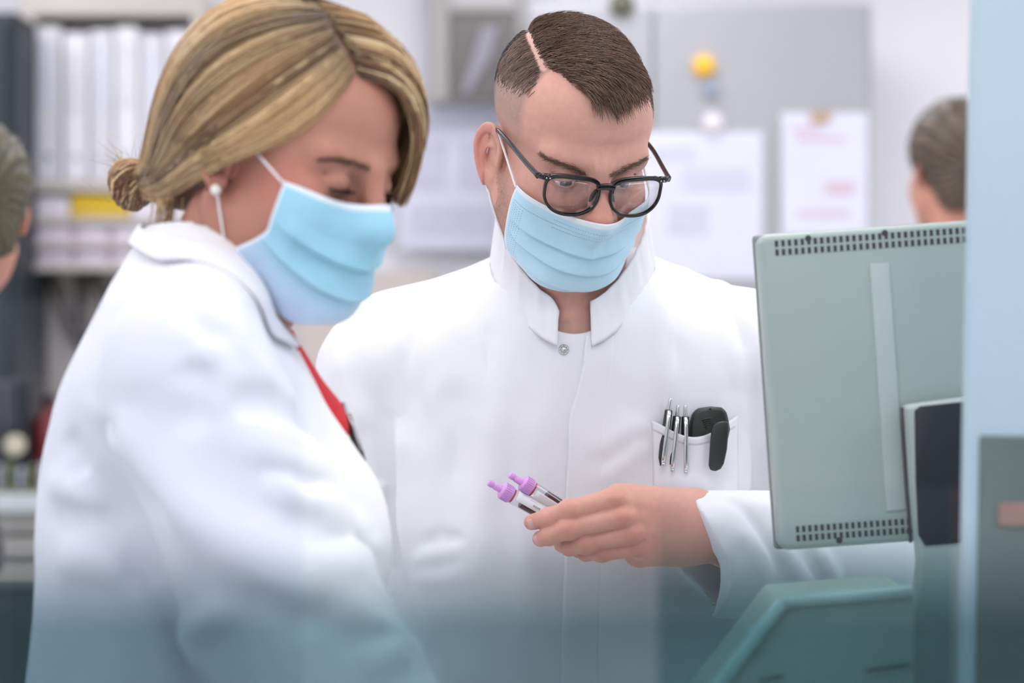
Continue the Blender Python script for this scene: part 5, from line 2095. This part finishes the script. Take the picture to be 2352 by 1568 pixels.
poly_prism([(2074, 930), (2260, 905), (2272, 1300), (2262, 1690), (2030, 1690), (2062, 1420), (2100, 1370), (2108, 1290), (2098, 1180), (2082, 1020)], SD - 0.010, SD + 0.018, 'stand_neck', M_NECK, mo, 0.005, 4)
poly_prism([(2096, 942), (2108, 932), (2205, 922), (2240, 930), (2250, 1240), (2120, 1250), (2104, 1225), (2098, 1100)], SD - 0.0125, SD - 0.0095, 'dark_inset', M_BLACK, mo, 0.0012, 2)
MB().tube([P(2072, 935, SD - 0.012), P(2075, 990, SD - 0.012), P(2083, 1120, SD - 0.012), P(2092, 1245, SD - 0.012)], 0.0016, 8).build('seam_strip', M_HOLE, mo, smooth=True)
MB().box((P(2165, 784, SD)[0], SD + 0.005, BZ + 0.009), (0.20, 0.15, 0.018)).build('stand_foot', M_NECK, mo, bevel=0.005, auto=True)

# label printer: slanted grey housing low on the right
PD = 1.98
M_PRN = mat('printer_housing', (206, 206, 198), 0.5, var=0.04, scale=15)
M_PRN_E = mat('printer_rim', (226, 234, 230), 0.45, var=0.03, scale=15)
pr = empty('label_printer', (P(1900, 784, PD)[0], PD, BZ), 'grey label printer with a slanted pale-rimmed lid below the monitor', 'printer')
poly_prism([(1560, 1700), (1800, 1382), (2098, 1356), (2098, 1830), (1480, 1830)], PD - 0.005, PD + 0.150, 'housing', M_PRN, pr, 0.004, 3, d=PD)
MB().tube([P(1552, 1710, PD - 0.008), P(1652, 1570, PD - 0.008), P(1798, 1381, PD - 0.008)], 0.0058, 10).build('rim', M_PRN_E, pr, smooth=True)
MB().tube([P(1796, 1381, PD - 0.008), P(1950, 1367, PD - 0.008), P(2096, 1353, PD - 0.008)], 0.0050, 10).build('rim', M_PRN_E, pr, smooth=True)
MB().tube([P(1745, 1562, PD - 0.008), P(1800, 1552, PD - 0.008)], 0.0008, 6).build('panel_gap', M_HOLE, pr)
MB().tube([P(1990, 1540, PD - 0.008), P(2090, 1526, PD - 0.008)], 0.0010, 6).build('panel_gap', M_HOLE, pr)
MB().box(P(1727, 1446, PD - 0.0) + [0, 0.01, 0], (0.006, 0.012, 0.005)).build('latch', M_PRN_E, pr, bevel=0.001)

# pale blue partition panel at the right edge, dark patch painted low for a reflection
M_BLUE = mat('pale_blue_enamel', (176, 196, 208), 0.38, var=0.03, scale=4)
M_REFLECT = mat('dark_reflection', (96, 110, 107), 0.4, var=0.2, scale=7)
CD = 1.86
bx0 = P(2222, 784, CD)[0]
cab = empty('partition_panel', (bx0 + 0.20, CD + 0.012, BZ), 'tall pale blue partition panel cut off by the right edge', 'partition')
zt = CAMZ + 0.42
MB().box((bx0 + 0.20, CD + 0.012, (BZ + zt) / 2), (0.40, 0.024, zt - BZ), roty(math.radians(1.0))).build('panel', M_BLUE, cab, bevel=0.006, seg=3, auto=True)
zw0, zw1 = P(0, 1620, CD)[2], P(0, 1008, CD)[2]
MB().box((P(2244, 0, CD)[0] + 0.16, CD - 0.001, (zw0 + zw1) / 2), (0.32, 0.006, zw1 - zw0), roty(math.radians(1.0))).build('reflection_patch', M_REFLECT, cab, bevel=0.002)
MB().box((P(2290, 0, CD)[0] + 0.14, CD - 0.0045, P(0, 1180, CD)[2]), (0.28, 0.003, 0.018)).build('red_strip', mat('dull_red', (146, 118, 110), 0.6), cab, bevel=0.001)
# ------------------------------------------------------------------ clear pane, and added panes tinted for haze and reflection
TEAL = (132, 172, 180)
M_TEAL = glass_mat('teal_haze_pane', (180, 198, 201), refl=0.02)  # added pane: teal tint stands in for haze low in the view
M_CLEAR = glass_mat('clear_pane', (250, 251, 254), refl=0.015)
M_GRAD = glass_mat('graded_reflection_pane', (210, 230, 231), refl=0.02, fade=('Z', 1.318, 1.240))  # added pane: graded tint stands in for a reflection edge
M_FOOT = mat('screen_foot', (190, 195, 198), 0.4, metal=0.5)


def screen(name, x0, x1, y, z1, m, label, th=0.003):
    e = empty(name, ((x0 + x1) / 2, y, BZ), label, 'screen')
    MB().box(((x0 + x1) / 2, y, (BZ + 0.006 + z1) / 2), (x1 - x0, th, z1 - BZ - 0.006)).build('pane', m, e)
    for fx in (x0 + 0.06, x1 - 0.06):
        MB().box((fx, y, BZ + 0.008), (0.05, 0.07, 0.016)).build('foot', M_FOOT, e, bevel=0.002)
    return e


screen('foreground_pane', -0.55, 0.55, 0.46, P(0, 1318, 0.46)[2], M_TEAL, 'added pane tinted teal for the haze along the bottom of the view, out of focus')
screen('foreground_pane', P(1512, 0, 1.58)[0], P(2190, 0, 1.58)[0], 1.58, P(0, 1120, 1.58)[2], M_GRAD, 'added pane with a graded teal tint standing in for a reflection, in front of the hand and printer')
screen('foreground_pane', -0.62, P(694, 0, 1.56)[0], 1.56, P(0, 690, 1.56)[2], M_CLEAR, 'clear acrylic screen in front of the blond woman')

# ------------------------------------------------------------------ far end of the room
BD = 6.30
s_b = F / BD


def wall_box(px0, py0, px1, py1, d0, depth, name, m, parent=None, bevel=0.004, seg=2):
    """Box whose front face fills a pixel rectangle at distance d0."""
    a, b = P(px0, py1, d0), P(px1, py0, d0)
    c = ((a[0] + b[0]) / 2, d0 + depth / 2, (a[2] + b[2]) / 2)
    return MB().box(c, (b[0] - a[0], depth, b[2] - a[2])).build(name, m, parent, bevel=bevel, seg=seg)


def thing_at(name, px, py, d, label, cat, group=None):
    return empty(name, P(px, py, d), label, cat, group)


M_BEIGE = mat('shelf_beige', (214, 207, 200), 0.6, var=0.04, scale=8)
M_WHITE = mat('binder_white', (246, 244, 250), 0.55, var=0.03, scale=12)
M_WHITE2 = mat('binder_grey', (232, 230, 236), 0.55, var=0.03, scale=12)
M_DARKB = mat('dark_slate', (38, 47, 53), 0.5, var=0.08, scale=5)
M_PAPER = mat('paper_white', (226, 226, 240), 0.7, var=0.02, scale=20)
M_PAPERL = mat('paper_lavender', (228, 228, 244), 0.7, var=0.03, scale=9)
M_GREY = mat('cabinet_grey', (176, 176, 180), 0.4, var=0.03, scale=3)
M_GREYD = mat('cabinet_grey_side', (150, 148, 142), 0.5, var=0.03, scale=3)

# dark cabinet at the far left
e = thing_at('tall_cupboard', -60, 900, 6.05, 'dark slate tall cupboard at the far left behind the binders', 'cupboard')
e.location.z = 0
a, b = P(-260, 0, 6.05)[0], P(40, 0, 6.05)[0]
zt = P(0, 28, 6.05)[2]
MB().box(((a + b) / 2, 6.25, zt / 2), (b - a, 0.4, zt)).build('carcass', M_DARKB, e, bevel=0.006)
MB().box(((a + b) / 2 - 0.005, 6.04, zt / 2 + 0.03), (b - a - 0.03, 0.02, zt - 0.1)).build('door', M_DARKB, e, bevel=0.004)
MB().tube([(b - 0.05, 6.02, 1.0), (b - 0.05, 6.0, 1.03), (b - 0.05, 6.0, 1.17), (b - 0.05, 6.02, 1.2)], 0.006, 8).build('handle', M_STEEL, e, smooth=True)

# wall shelf unit with binders
e = thing_at('wall_shelf', 250, 620, 6.29, 'beige open wall shelf holding binders and boxes', 'shelf')
for (y0, y1) in ((-20, 34), (412, 440), (500, 514), (556, 570), (604, 622)):
    wall_box(44, y0, 470, y1, 6.27, 0.21, 'shelf_board', M_BEIGE, e)
wall_box(44, 34, 78, 604, 6.27, 0.21, 'side_panel', M_BEIGE, e)
wall_box(440, 34, 470, 604, 6.27, 0.21, 'side_panel', M_BEIGE, e)
bxs = [(82, 138), (146, 200), (206, 258), (264, 316), (322, 376), (382, 434)]
pos = ['leftmost', 'second', 'third', 'fourth', 'fifth', 'rightmost']
for k, (x0, x1) in enumerate(bxs):
    top = 60 + (k * 37) % 22
    r = thing_at('ring_binder', (x0 + x1) / 2, 412, 6.285, f'white ring binder on the top wall shelf, {pos[k]} of the row of six', 'binder', 'ring binders on the wall shelf')
    wall_box(x0, top, x1, 411.5, 6.285, 0.18, 'cover', M_WHITE if k % 2 else M_WHITE2, r, 0.004)
    wall_box(x0 + 10, top + 40, x1 - 10, top + 190, 6.283, 0.003, 'spine_label', M_PAPER if k % 2 == 0 else M_WHITE2, r, 0)
    c = P((x0 + x1) / 2, 360, 6.282)
    MB().lathe(c, (0, 1, 0), [(-.001, .010), (.002, .012), (.003, .012)], 16).build('finger_ring', M_STEEL, r)
M_YEL = mat('yellow_card', (228, 190, 30), 0.5, var=0.05, scale=20)
M_YELD = mat('yellow_flap', (222, 186, 84), 0.5, var=0.05, scale=20)
r = thing_at('yellow_box', 225, 499, 6.285, 'yellow cardboard box on the second wall shelf', 'box')
wall_box(163, 446, 296, 499.5, 6.285, 0.18, 'carton', M_YEL, r)
wall_box(163, 482, 296, 499, 6.283, 0.004, 'flap', M_YELD, r, 0)
M_PINK = mat('pinkish_card', (238, 224, 240), 0.6, var=0.04, scale=20)
pl = ['left', 'middle', 'right']
for k, (x0, x1) in enumerate([(84, 158), (302, 372), (378, 434)]):
    r = thing_at('carton', x0, 499, 6.29, f'white carton beside the yellow box, {pl[k]} of the three', 'box', 'cartons by the yellow box')
    wall_box(x0, 452 + 6 * k, x1, 499.5, 6.29, 0.17, 'carton_body', M_WHITE, r)
    wall_box(x0 + 12, 470, x1 - 12, 488, 6.288, 0.003, 'carton_label', M_PINK, r, 0)
for row, (yt, yb, nm) in enumerate(((518, 555.5, 'third'), (574, 603.5, 'lowest'))):
    for k, (x0, x1) in enumerate([(84, 166), (172, 250), (256, 340), (346, 434)]):
        r = thing_at('carton', x0, yb, 6.29, f'pinkish flat carton on the {nm} wall shelf, {["first", "second", "third", "fourth"][k]} from the left', 'box', 'pinkish flat cartons')
        wall_box(x0, yt, x1, yb, 6.29, 0.17, 'carton_body', M_PINK, r)
        wall_box(x0 + 16, yt + 8, x1 - 16, yt + 18, 6.288, 0.003, 'carton_label', M_WHITE, r, 0)
# struts under the shelf
M_STRUT = mat('strut_grey', (128, 121, 117), 0.5, var=0.05)
for k, (x0, x1) in enumerate(((150, 190), (250, 290))):
    st_ = thing_at('shelf_strut', x0, 780, 6.2, f'dark diagonal strut under the wall shelf, {["left", "right"][k]} one', 'strut', 'struts under the wall shelf')
    MB().tube([P(x0 - 34, 625, 6.42), P(x0, 700, 6.42), P(x1, 800, 6.46)], 0.016, 8).build('strut_bar', M_STRUT, st_, smooth=True)
    MB().tube([P(x1, 622, 6.46), P(x1, 800, 6.46)], 0.018, 8).build('strut_post', M_STRUT, st_, smooth=True)
wall_pan = wall_box(-200, 622, 1000, 1160, 6.47, 0.025, 'wall_panel', mat('splashback_taupe', (222, 212, 204), 0.6, var=0.05, scale=5), None, 0)
tag(wall_pan, kind='structure')
wall_pan.name = 'trim_1'

# counter with drawers, at the left
e = thing_at('counter_unit', 0, 1140, 5.5, 'low counter with pale drawers at the left behind the woman', 'counter')
e.location.z = 0
xa, xb = P(-420, 0, 5.5)[0], P(700, 0, 5.5)[0]
ztop = P(0, 1136, 5.5)[2]
MB().box(((xa + xb) / 2, 5.73, ztop - 0.02), (xb - xa, 0.46, 0.04)).build('worktop', M_BENCH, e, bevel=0.004)
M_DRW = mat('drawer_taupe', (170, 166, 158), 0.5, var=0.04, scale=8)
for k, (y0, y1) in enumerate(((1178, 1226), (1236, 1286), (1296, 1346))):
    for j in range(2):
        xm0 = xa + (xb - xa) * j / 2 + 0.004
        xm1 = xa + (xb - xa) * (j + 1) / 2 - 0.004
        z0, z1 = P(0, y1, 5.52)[2], P(0, y0, 5.52)[2]
        d_ = MB().box(((xm0 + xm1) / 2, 5.56, (z0 + z1) / 2), (xm1 - xm0, 0.04, z1 - z0)).build('drawer', M_DRW, e, bevel=0.003)
        MB().box(((xm0 + xm1) / 2, 5.532, z1 - 0.016), (0.14, 0.016, 0.010)).build('handle', M_STEEL, d_, bevel=0.002)
MB().box(((xa + xb) / 2, 5.79, P(0, 1350, 5.52)[2] / 2 + 0.0), (xb - xa, 0.40, P(0, 1352, 5.52)[2])).build('plinth', mat('plinth_teal', (62, 84, 86), 0.5, var=0.05, scale=5), e)
MB().box(((xa + xb) / 2, 5.79, (ztop - 0.04 + P(0, 1352, 5.52)[2]) / 2), (xb - xa, 0.40, ztop - 0.04 - P(0, 1352, 5.52)[2])).build('carcass', M_GREYD, e)
# black instrument with round lamp, red bottle, planter
e = thing_at('black_instrument', 20, 1100, 5.6, 'black instrument with a round pale knob on the left counter', 'instrument')
e.location.z = ztop
MB().box((P(10, 0, 5.6)[0] - 0.10, 5.75, (P(0, 872, 5.6)[2] + ztop) / 2), (0.30, 0.24, P(0, 872, 5.6)[2] - ztop)).build('housing', mat('black_instrument', (22, 26, 30), 0.4, var=0.1, scale=6), e, bevel=0.01, seg=3)
MB().lathe(P(36, 1022, 5.61), (0, -1, 0), [(0, .024), (.012, .024), (.016, .020), (.017, 0)], 24).build('knob', mat('knob_cream', (214, 206, 176), 0.4), e, auto=True)
MB().box(P(-40, 930, 5.628), (0.16, 0.006, 0.10)).build('screen', mat('instrument_screen', (58, 60, 66), 0.15), e, bevel=0.002)
e = thing_at('red_bottle', 96, 1120, 5.7, 'dark red bottle beside the black instrument', 'bottle')
e.location.z = ztop
zb = P(0, 905, 5.7)[2]
MB().lathe((P(112, 0, 5.7)[0], 5.7, ztop), (0, 0, 1), [(0, .034), (.004, .037), (zb - ztop - .07, .037), (zb - ztop - .04, .018), (zb - ztop - .025, .016)], 24).build('bottle_body', mat('red_plastic', (120, 20, 28), 0.3), e, auto=True)
MB().lathe((P(112, 0, 5.7)[0], 5.7, zb - .026), (0, 0, 1), [(0, .019), (.022, .019), (.024, .016)], 20).build('bottle_cap', mat('cap_dark', (40, 20, 24), 0.4), e, auto=True)
e = thing_at('paper_tray', 60, 1130, 5.55, 'low olive tray of slips at the front of the left counter', 'tray')
e.location.z = ztop
tx = P(70, 0, 5.56)[0]
MB().box((tx, 5.585, ztop + 0.006), (0.24, 0.07, 0.012)).build('tray_base', mat('tray_olive', (120, 122, 88), 0.6, var=0.1, scale=30), e, bevel=0.002)
for k in range(9):
    MB().box((tx - 0.10 + 0.025 * k, 5.585, ztop + 0.035), (0.004, 0.05, 0.046 + 0.012 * (k % 3))).build('slip', M_PAPER if k % 2 else mat('slip_green', (150, 160, 120), 0.7), e)

# wall cabinet with a smoked glass door, middle
e = thing_at('wall_cabinet', 1100, 235, 6.36, 'grey wall cabinet with a dark glass door above the lavender poster', 'cabinet')
wall_box(982, -120, 1216, 238, 6.36, 0.13, 'carcass', mat('cabinet_light', (198, 196, 200), 0.5, var=0.02, scale=5), e)
fr = mat('door_frame_grey', (170, 166, 164), 0.5, var=0.02, scale=5)
wall_box(990, -110, 1030, 232, 6.34, 0.018, 'door_stile', fr, e)
wall_box(1186, -110, 1204, 232, 6.34, 0.018, 'door_stile', fr, e)
wall_box(1030, 8, 1186, 28, 6.34, 0.018, 'door_rail', fr, e)
wall_box(1030, 28, 1186, 232, 6.35, 0.008, 'glass_door', mat('smoked_glass', (112, 106, 104), 0.25, var=0.08, scale=6), e, 0.002)
pp = MB()
pp.add([P(1075, 215, 6.338), P(1060, 215, 6.338), P(1108, 60, 6.338), P(1142, 60, 6.338), P(1128, 130, 6.338)], [[0, 1, 2, 3, 4]])
pp.v[0] = np.vstack([pp.v[0], pp.v[0] + [0, 0.004, 0]])
pp.f += [[9, 8, 7, 6, 5]] + [[i, (i + 1) % 5, 5 + (i + 1) % 5, 5 + i] for i in range(5)]
pp.n = 10
pp.build('hanging_paper', mat('paper_dim', (160, 156, 168), 0.7), e)
# posters on the back wall
def sheet(px0, py0, px1, py1, d, label, m, lines, col, name='paper_sheet'):
    r = thing_at(name, (px0 + px1) / 2, py1, d, label, 'paper')
    wall_box(px0, py0, px1, py1, d, 0.004, 'sheet', m, r, 0)
    for (a, b, c_, d_) in lines:
        wall_box(px0 + a * (px1 - px0), py0 + b * (py1 - py0), px0 + c_ * (px1 - px0), py0 + d_ * (py1 - py0), d - 0.0015, 0.001, 'printed_block', col, r, 0)
    return r


M_PRINT = mat('faint_print', (214, 212, 230), 0.7, var=0.1, scale=60)
M_PRINTR = mat('pink_print', (220, 196, 208), 0.7, var=0.1, scale=60)
sheet(915, 242, 1166, 572, 6.44, 'large lavender-white poster between the two colleagues', M_PAPERL, [(.1, .1, .9, .16), (.1, .25, .45, .6), (.55, .25, .92, .6), (.1, .7, .9, .9)], M_PRINT, 'poster')
sheet(868, 300, 908, 540, 6.45, 'narrow white notice left of the lavender poster', M_PAPER, [(.15, .1, .85, .4)], M_PRINT)
# grey steel cupboard with notices
e = thing_at('steel_cupboard', 1600, 900, 5.9, 'tall grey steel cupboard behind the man, notices on its doors', 'cupboard')
e.location.z = 0
xa, xb = P(1212, 0, 5.9)[0], P(2004, 0, 5.9)[0]
zt = P(0, 6, 5.9)[2]
MB().box(((xa + xb) / 2, 6.17, zt / 2), (xb - xa, 0.52, zt)).build('carcass', M_GREY, e, bevel=0.006)
xm = P(1500, 0, 5.9)[0]
for (u, v, hx) in ((xa + 0.006, xm - 0.003, xm - 0.05), (xm + 0.003, xb - 0.012, xm + 0.05)):
    d_ = MB().box(((u + v) / 2, 5.90, zt / 2 + 0.04), (v - u, 0.022, zt - 0.10)).build('door', M_GREY, e, bevel=0.004)
    MB().tube([(hx, 5.885, 0.98), (hx, 5.865, 1.0), (hx, 5.865, 1.12), (hx, 5.885, 1.14)], 0.006, 8).build('handle', M_STEEL, d_, smooth=True)
FD = 5.884
sheet(1440, 302, 1752, 640, FD, 'wide white notice held by magnets on the steel cupboard', M_PAPER, [(.2, .1, .5, .2), (.4, .25, .9, .4), (.3, .5, .6, .7)], M_PRINT)
cb = sheet(1800, 264, 1990, 540, FD - 0.008, 'white sheet on a clipboard hanging on the steel cupboard', M_PAPERL, [(.15, .18, .75, .22), (.5, .55, .85, .66), (.15, .8, .8, .84), (.1, .1, .45, .14)], M_PRINTR, 'clipboard')
wall_box(1794, 258, 1996, 548, FD - 0.003, 0.002, 'board', mat('clipboard_white', (224, 224, 232), 0.5), cb, 0.001)
wall_box(1862, 256, 1908, 284, FD - 0.012, 0.008, 'clip', mat('brass_clip', (198, 170, 140), 0.35, metal=0.5), cb, 0.002)


def magnet(px, py, r, col, label):
    m = thing_at('magnet', px, py, FD, label, 'magnet', 'magnets on the steel cupboard')
    c = P(px, py, FD + 0.003)
    MB().lathe(c, (0, -1, 0), [(0, r), (.010, r), (.013, r * .85)], 28).build('magnet_cap', mat('magnet_%d' % int(px), col, 0.4), m, auto=True)
    MB().lathe(c + [0, -0.013, 0], (0, -1, 0), [(0, r * .6), (.002, r * .5), (.0022, 0)], 20).build('magnet_face', mat('magnet_face_%d' % int(px), tuple(min(255, v + 14) for v in col), 0.4), m, auto=True)


magnet(1617, 152, 0.027, (246, 186, 46), 'round yellow magnet on the steel cupboard')
magnet(1632, 206, 0.019, (150, 158, 178), 'small blue-grey magnet under the yellow one')
magnet(1636, 284, 0.026, (226, 218, 222), 'round white magnet at the top of the wide notice')
magnet(1428, 10, 0.030, (84, 84, 66), 'dark olive magnet at the top above the man\'s head')


# ------------------------------------------------------------------ two colleagues in the background
def far_person(c, yaw, pitch, hair_c, label, bun, coat_m, lean=0.0):
    R = rotz(math.radians(yaw)) @ rotx(math.radians(pitch))
    g = FEMALE

    def hd(p):
        return head_sdf(rows(p, R, c), g)

    base = c + np.array([-math.sin(math.radians(yaw)) * 0.035, math.cos(math.radians(yaw)) * 0.035, -0.17]) + np.array([lean, 0, 0])

    def bd(p):
        d = smin(hd(p), cone(p, c + R @ np.array([0, .025, -.05]), base, .047, .055), .02)
        return smin(d, ell(p, base - [0, 0, .18], (.13, .10, .17)), .05)

    def hr(p):
        q = rows(p, R, c) / g['s']
        d = ell(q, (0, .028, .038), (.090, .116, .100))
        if bun:
            d = smin(d, ell(q, (0, .112, -.005), (.030, .032, .034)), .02)
        yp = -0.066 + 0.62 * (0.09 - q[:, 2])
        d = smax(d, (yp - q[:, 1]) * 0.84, 0.008)
        d = smax(d, -sph(q, (-0.088, 0.004, -0.030), 0.034), 0.008)
        d = smax(d, -sph(q, (0.088, 0.004, -0.030), 0.034), 0.008)
        d = smin(d, ell(q, (0, .070, -.050), (.058, .050, .060)), .03)
        d = smax(d, (-0.085 - 0.1 * (q[:, 1] - 0.03)) - q[:, 2], 0.012)
        an = np.arctan2(q[:, 0], q[:, 2] + 0.02)
        return d * g['s'] - 0.0016 * np.sin(an * 26 + 3 * np.sin(q[:, 1] * 30)) - 0.001 * np.sin(an * 61)
    root = empty('person', (base[0], base[1], 0), label, 'person')
    V, Fq = march(bd, c + [-.17, -.17, -.36], c + [.17, .19, .17], 0.004)
    link('body', mesh_np('body', V, Fq, np.broadcast_to(lin((206, 146, 126)), (len(V), 3))), M_SKIN_F, root, True)
    for sx in (-1, 1):
        eyeball(c + R @ (np.array([sx * .031, -.0765, -.0005]) * g['s']), R, R @ np.array([0, -1, -.2]), 'eye', root, r=.012)
    V, Fq = march(hr, c + [-.16, -.16, -.16], c + [.16, .18, .16], 0.003)
    q = rows(V.astype(np.float32), R, c)
    st_ = 0.5 + 0.5 * np.sin(np.arctan2(q[:, 0], q[:, 2] + .02) * 20 + 2 * np.sin(q[:, 1] * 25))
    link('hair', mesh_np('hair', V, Fq, lin(hair_c) * (0.75 + 0.6 * st_[:, None])), M_HAIR, root, True)
    zz = [0.55, 0.8, 1.0, 1.2, 1.3, 1.36, 1.40, 1.44, 1.48]
    dz = base[2] + 0.045 - 1.48
    cs, sn = math.cos(math.radians(yaw)), math.sin(math.radians(yaw))
    z2, aa = dense([v + dz for v in zz], [.22, .20, .185, .185, .18, .165, .13, .08, .05])
    bb = dense([v + dz for v in zz], [.18, .16, .14, .13, .125, .11, .09, .07, .05])[1]

    def ct(p):
        d = loft(p, base[0], base[1], z2, aa, bb, 2.3, (cs, sn))
        for s in (-1, 1):
            sh = np.array([base[0] + s * cs * .165, base[1] + s * sn * .165, base[2] - .07])
            el = sh + np.array([s * cs * .03, s * sn * .03, -.27])
            wr = el + np.array([sn * .20, -cs * .20, -.05])
            d = smin(d, cone(p, sh, el, .058, .052), .03)
            d = smin(d, cone(p, el, wr, .052, .042), .03)
        return d - 0.002 * wob(p, 30)
    V, Fq = march(ct, [base[0] - .34, base[1] - .34, .5 + dz], [base[0] + .34, base[1] + .34, base[2] + .06], 0.008)
    link('coat', mesh_np('coat', V, Fq), coat_m, root, True)
    for s in (-1, 1):
        sh = np.array([base[0] + s * cs * .165, base[1] + s * sn * .165, base[2] - .07])
        wr = sh + np.array([s * cs * .03, s * sn * .03, -.27]) + np.array([sn * .20, -cs * .20, -.05])
        V, Fq = march(lambda p: relaxed_hand(p, wr, (sn, -cs, -.1), (0, 0, -1), .9, .3), wr - .2, wr + .2, 0.004)
        link('hand', mesh_np('hand', V, Fq, np.broadcast_to(lin((206, 146, 126)), (len(V), 3))), M_SKIN_F, root, True)
        h = (base[0] + s * cs * .085, base[1] + s * sn * .085)
        MB().tube([(h[0], h[1], .8), (h[0], h[1], .06)], [.08, .05], 18).build('trouser_leg', M_TROUSER, root, smooth=True)
        MB().tube([(h[0] - sn * .06, h[1] + cs * .06, .04), (h[0] + sn * .07, h[1] - cs * .07, .036), (h[0] + sn * .17, h[1] - cs * .17, .026)], [.032, .04, .018], 14, flat=(1, .8)).build('shoe', M_SHOE, root, smooth=True)
    return root


far_person(P(2188, 392, 4.55), -170, 6, (84, 68, 54), 'brown-haired woman in the background behind the monitor, seen from behind', True, M_COAT)
far_person(P(-68, 490, 3.60), -158, 14, (74, 68, 44), 'dark blond person cut off by the left edge, seen from behind', False, mat('dark_jacket', (92, 88, 90), 0.8, var=0.06, scale=30), lean=-0.21)
